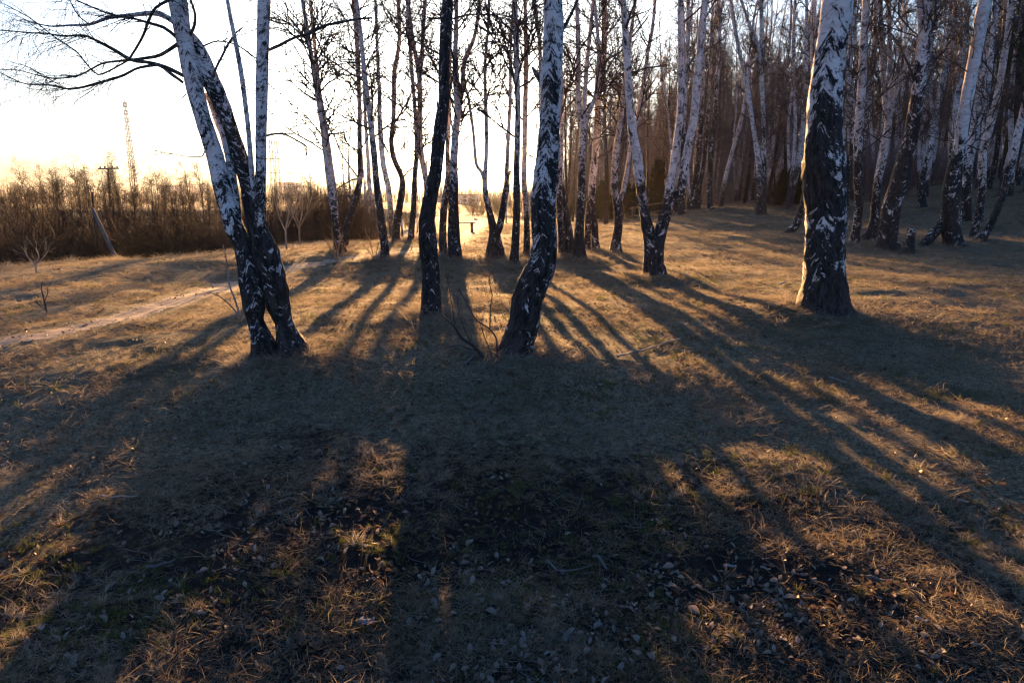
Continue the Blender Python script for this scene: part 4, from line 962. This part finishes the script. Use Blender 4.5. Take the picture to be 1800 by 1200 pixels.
def scatter(name, src, X, Y, scl, label, cat, tilt=.25, lift=0., aim=None):
    n_ = len(X); Z = H(X, Y)+lift
    e = .05; nx = (H(X-e, Y)-H(X+e, Y))/(2*e); ny = (H(X, Y-e)-H(X, Y+e))/(2*e)
    R_ = np.random.default_rng(len(name)*7)
    rot = np.stack([-ny+R_.normal(0, tilt, n_), nx+R_.normal(0, tilt, n_), R_.uniform(0, 6.28, n_)], -1)
    rot[:, :2] *= 1.0
    me = bpy.data.meshes.new(name); me.vertices.add(n_); me.vertices.foreach_set('co', np.stack([X, Y, Z], -1).astype(np.float32).ravel())
    a = me.attributes.new('rot', 'FLOAT_VECTOR', 'POINT'); a.data.foreach_set('vector', rot.astype(np.float32).ravel())
    a = me.attributes.new('scl', 'FLOAT', 'POINT'); a.data.foreach_set('value', np.asarray(scl, np.float32))
    o = obj(name, me, kind='stuff', label=label, cat=cat)
    ng = bpy.data.node_groups.new(name, 'GeometryNodeTree'); ng.interface.new_socket('Geometry', in_out='INPUT', socket_type='NodeSocketGeometry'); ng.interface.new_socket('Geometry', in_out='OUTPUT', socket_type='NodeSocketGeometry')
    N = ng.nodes; Lk = ng.links; gi = N.new('NodeGroupInput'); go = N.new('NodeGroupOutput'); ip = N.new('GeometryNodeInstanceOnPoints')
    Lk.new(gi.outputs[0], ip.inputs['Points'])
    gti = N.new('GeometryNodeGeometryToInstance')
    for s_ in src:
        oi = N.new('GeometryNodeObjectInfo'); oi.inputs[0].default_value = s_; oi.transform_space = 'ORIGINAL'; Lk.new(oi.outputs['Geometry'], gti.inputs[0])
    Lk.new(gti.outputs[0], ip.inputs['Instance']); ip.inputs['Pick Instance'].default_value = True
    a1 = N.new('GeometryNodeInputNamedAttribute'); a1.data_type = 'FLOAT_VECTOR'; a1.inputs[0].default_value = 'rot'
    a2 = N.new('GeometryNodeInputNamedAttribute'); a2.data_type = 'FLOAT'; a2.inputs[0].default_value = 'scl'
    Lk.new(a1.outputs[0], ip.inputs['Rotation']); Lk.new(a2.outputs[0], ip.inputs['Scale']); Lk.new(ip.outputs[0], go.inputs[0])
    md = o.modifiers.new('scatter', 'NODES'); md.node_group = ng; return o
RG = np.random.default_rng(21)
def sample(N, r0, r1, power=2.0, half=44):
    """ring sector points with density falling as 1/r^power beyond r0"""
    u = RG.random(N)
    if power == 2.0: r = r0*(r1/r0)**u
    else: q = 2-power; r = (r0**q+u*(r1**q-r0**q))**(1/q)
    a = RG.uniform(-half, half, N)*math.pi/180; return r*np.sin(a), r*np.cos(a), r
def src_objs(name, defs, mat, label, cat):
    out = []
    for i, (V, Fq) in enumerate(defs):
        x, y = RG.uniform(-1.5, 1.5), RG.uniform(3, 5)
        o = obj(name, mk_mesh(name, V, Fq, mat, False), None, (x, y, hz(x, y)), kind='stuff', label=label, cat=cat); out.append(o)
    return out
R_ = np.random.default_rng(3)
dry_defs = [blades(26, .075, .0011, 1.25, .25, .03, R_) for _ in range(4)]+[blades(20, .13, .0012, 1.15, .35, .03, R_) for _ in range(2)]
tuft_defs = [blades(n_, L_, .0011, le_, cu_, sp_, R_) for n_, L_, le_, cu_, sp_ in ((40,.13,.8,.35,.03),(18,.19,1.1,.3,.05),(60,.10,.7,.3,.02),(9,.24,1.2,.25,.07),(30,.15,1.2,.45,.05))]
green_defs = [blades(24, .065, .0013, .45, .12, .018, R_) for _ in range(4)]
dry = src_objs('dry_grass', dry_defs, M['dry'], 'flattened dry grass blades', 'grass')
tuf = src_objs('dry_grass', tuft_defs, M['strand'], 'tuft of curved straw-coloured grass', 'grass')
grn = src_objs('green_grass', green_defs, M['green'], 'sprig of fresh green grass', 'grass')
lv = src_objs('leaf_litter', [leafmesh(i) for i in range(5)], M['leaf'], 'dead birch leaves on the soil', 'leaves')
lv2 = src_objs('leaf_litter', [leafmesh(i+9) for i in range(4)], M['leaf2'], 'dark rotting leaves on the soil', 'leaves')
def dens(x, y, s, sc=1.): return .5+.5*(vn2(x/(.9*sc), y/(.7*sc), s)*.6+vn2(x/(.3*sc), y/(.28*sc), s+1)*.4)
# matted dry blades: everywhere, thinner on bare soil near the viewer
X, Y, r = sample(130000, 1.3, 60); pt = sstep(-.25, .35, vn2(X/1.7, Y/1.0, 200)+.5*vn2(X/.6, Y/.4, 201)); keep = RG.random(len(X)) < np.clip((dens(X, Y, 30)-.33)*3.4, .02, 1)*np.clip(.26+.10*r, 0, 1)*(.06+.94*np.maximum(pt, sstep(4.5, 7, r)*.85)); keep &= path_dist(X, Y) > .35+.012*r
scatter('dry_grass', dry, X[keep], Y[keep], np.clip(.50+r[keep]*.045, .5, 2.6)*RG.uniform(.7, 1.3, keep.sum()), 'mat of short dry grass covering the clearing', 'grass')
X, Y, r = sample(42000, 1.3, 70); keep = RG.random(len(X)) < np.clip((dens(X, Y, 50)-.47)*5, .0, 1); keep &= path_dist(X, Y) > .45+.015*r
scatter('dry_grass', tuf, X[keep], Y[keep], np.clip(.40+r[keep]*.03, .45, 2.0)*RG.uniform(.5, 1.4, keep.sum()), 'curly tufts of last year\'s grass', 'grass')
X, Y, r = sample(34000, 1.5, 45); keep = RG.random(len(X)) < np.clip((dens(X, Y, 70)-.50)*3.5, .02, .9); keep &= path_dist(X, Y) > .45
scatter('green_grass', grn, X[keep], Y[keep], np.clip(.5+r[keep]*.04, .5, 2.)*RG.uniform(.6, 1.3, keep.sum()), 'new green grass sprouting among the straw', 'grass')
X, Y, r = sample(22000, 1.3, 22); keep = RG.random(len(X)) < np.clip((dens(X, Y, 90)-.38)*3, .05, 1)*np.where(r < 4.2, 1, .3)
scatter('leaf_litter', lv, X[keep], Y[keep], RG.uniform(.3, 1.15, keep.sum())*np.clip(.9+.03*r[keep], 1, 1.5), 'litter of small dead birch leaves', 'leaves', tilt=.8, lift=.008)
X, Y, r = sample(22000, 1.3, 22); keep = RG.random(len(X)) < np.clip((dens(X, Y, 110)-.36)*3, .05, 1)
scatter('leaf_litter', lv2, X[keep], Y[keep], RG.uniform(.5, 1.3, keep.sum())*np.clip(.9+.03*r[keep], 1, 1.5), 'litter of dark decayed leaves', 'leaves', tilt=.4, lift=.005)
# grass gathered round the feet of the trees
tx, ty_, ts = [], [], []
for t in TREES:
    if t['D'] > 27: continue
    wb = t['stems'][0][0][0][2]/2/F*t['D']; n_ = 260 if t['hero'] else 70
    a = RG.uniform(0, 6.28, n_); q = wb*1.15+np.abs(RG.normal(0, .16+wb*.35, n_)); tx.append(t['P'][0]+q*np.cos(a)); ty_.append(t['P'][1]+q*np.sin(a)); ts.append(RG.uniform(.6, 1.35, n_)*(1 if t['hero'] else 1.4))
scatter('dry_grass', tuf+dry, np.concatenate(tx), np.concatenate(ty_), np.concatenate(ts), 'dry grass gathered round the feet of the birches', 'grass', tilt=.3)
# tall dry grass on the brink of the gully
X = RG.uniform(-19, -6, 2600); Y = 20.5+RG.normal(0, 1.8, 2600)+(X+19)*.25; k = dens(X, Y, 130, 2) > .48
scatter('tall_dry_grass', tuf, X[k], Y[k], RG.uniform(1.3, 2.8, k.sum()), 'tall rusty dry grass along the brink of the gully', 'grass', tilt=.1)
# the largest leaves nearest the viewer are single pieces of the ground
lm = [mk_mesh('leaf', *leafmesh(60+i, .013+.0022*i), M['leaf' if i % 4 else 'leaf2'], True) for i in range(8)]
X, Y, r = sample(900, 1.5, 3.6, half=38); k = (dens(X, Y, 90) > .44); X, Y = X[k][:300], Y[k][:300]; Z = H(X, Y)
for i in range(len(X)):
    o = obj('leaf', lm[i % 8], GROUND, (X[i], Y[i], Z[i]+.016)); o.rotation_euler = (RG.normal(0, .45), RG.normal(0, .45), RG.uniform(0, 6.28)); s = RG.uniform(.7, 1.25); o.scale = (s, s, s)
# small sticks scattered
def sticks():
    N = 900; X, Y, r = sample(N, 1.6, 16); Z = H(X, Y)+.010; a = RG.uniform(0, 6.28, N); S = np.stack([X, Y, Z], -1)
    L = RG.uniform(.05, .2, N); D = np.stack([np.cos(a), np.sin(a), RG.normal(.05, .06, N)], -1)
    P, R = grow(S, D, L, RG.uniform(.0015, .0035, N), 4, jit=.15, taper=.5); P[:, :, 2] = H(P[:, :, 0], P[:, :, 1])+.008
    T_ = Tubes(); T_.add(P, R, 4); obj('twig_litter', T_.mesh('twig_litter', M['greywood']), kind='stuff', label='tiny broken twigs strewn over the ground', cat='twigs')
sticks()
for pts, mt, w, lab in [
  ([(175,878),(205,879),(244,876)],'pale',.006,'pale broken stick lying left of centre in the dark foreground grass'),
  ([(489,888),(503,883),(520,877)],'pale',.005,'short white stick in the dark grass below the left birch'),
  ([(258,1006),(282,1000),(309,992)],'greywood',.008,'dark grey stick near the lower left litter'),
  ([(1085,632),(1110,625),(1140,617),(1170,607),(1197,600)],'pale',.012,'long white fallen birch bough in the sunlit grass right of the S-bent birch'),
  ([(1737,921),(1750,918),(1768,927),(1790,939)],'straw',.006,'bent yellow reed stem near the right edge'),
  ([(1678,1052),(1680,1036),(1679,1012)],'straw',.004,'upright-looking pale stalk near the lower right corner'),
  ([(1640,1058),(1660,1000)],'straw',.0025,'thin dry stem beside the lower right soil patch'),
  ([(1682,886),(1702,888)],'pale',.007,'short white stick on the dark soil at middle right'),
  ([(1272,1001),(1294,1000)],'pale',.008,'stubby white stick on bare soil, left of a similar one'),
  ([(1336,1005),(1354,1006)],'pale',.007,'stubby white stick on bare soil, right of a similar one'),
  ([(1608,1095),(1630,1098)],'pale',.008,'thick pale stick low on the right side'),
  ([(1706,1138),(1732,1140)],'pale',.006,'pale stick at the bottom right'),
  ([(1458,668),(1488,676)],'pale',.010,'pale stick in the grass below the thickest birch'),
  ([(960,990),(990,1010),(1040,1000)],'greywood',.006,'grey crooked twig beside pale leaves at bottom centre'),
  ([(1050,985),(1068,1010)],'greywood',.010,'dark chunk of stick by the pale leaf pile'),
  ([(1525,1020),(1555,1027)],'greywood',.009,'dark stick on the soil at lower right centre'),
  ([(817,648),(833,628)],'pale',.012,'short bare stick propped at the foot of the bare spindly sapling'),
  ([(1372,502),(1378,499),(1380,496)],'pale',.014,'curl of white bark in the grass left of the thickest birch')]:
    Q = []
    for (a, b_) in pts:
        d = hit(a, b_); q = PT(a, b_, d)[0]; q[2] = hz(q[0], q[1])+w*1.2+.006; Q.append(q)
    Q = np.array(Q); C = catmull(np.column_stack([Q, np.zeros(len(Q))]), [6]*(len(Q)-1))[:, :3]
    L = np.linalg.norm(C[-1]-C[0])
    C += np.stack([0*C[:, 0], 0*C[:, 0], .004*np.sin(np.arange(len(C))*1.1)+.004], -1); Rr = w*(1-.4*np.linspace(0, 1, len(C)))*(1+.12*np.sin(np.arange(len(C))*2.3))
    T_ = Tubes(); T_.add(C[None], Rr[None], 7); obj('fallen_stick' if mt != 'straw' else 'straw_stalk', T_.mesh('fallen_stick', M[mt], C[0]), None, C[0], label=lab, cat='stick')
# litter scrap
for (a, b_, s, lab) in [(1205,622,.05,'white scrap in the grass beside the fallen birch bough'),(645,1100,.035,'bluish crumpled scrap among the leaves at bottom left centre')]:
    d = hit(a, b_); q = PT(a, b_, d)[0]; q[2] = hz(q[0], q[1])+.012
    n_ = 6; gx, gy = np.meshgrid(np.linspace(-s, s, n_), np.linspace(-s*.7, s*.7, n_)); zc = .35*s*vn2(gx/s*1.7, gy/s*1.7, 8)+.2*s*vn2(gx/s*4, gy/s*4, 9)+.3*s
    V = np.stack([gx, gy, zc], -1).reshape(-1, 3); i = np.arange(n_-1)[:, None]*n_+np.arange(n_-1)[None]; Fq = np.stack([i, i+1, i+n_+1, i+n_], -1).reshape(-1, 4)
    obj('paper_scrap', mk_mesh('paper_scrap', V, Fq, M['rag'], False), None, q, label=lab, cat='litter')

deep_wood()
# ------------------------------------------------------------------ haze
if HAZE:
    g = Geo(); g.box((0, 0, 10), (3360, 3360, 40)); m = bpy.data.materials.new('haze_air'); m.use_nodes = True; nt = m.node_tree; nt.nodes.clear()
    v = nt.nodes.new('ShaderNodeVolumePrincipled'); v.inputs['Density'].default_value = HAZE; v.inputs['Anisotropy'].default_value = .5; v.inputs['Color'].default_value = (.95, .93, .92, 1)
    o_ = nt.nodes.new('ShaderNodeOutputMaterial'); nt.links.new(v.outputs[0], o_.inputs['Volume'])
    obj('haze', g.mesh('haze', m), kind='stuff', label='thin warm evening haze', cat='haze')
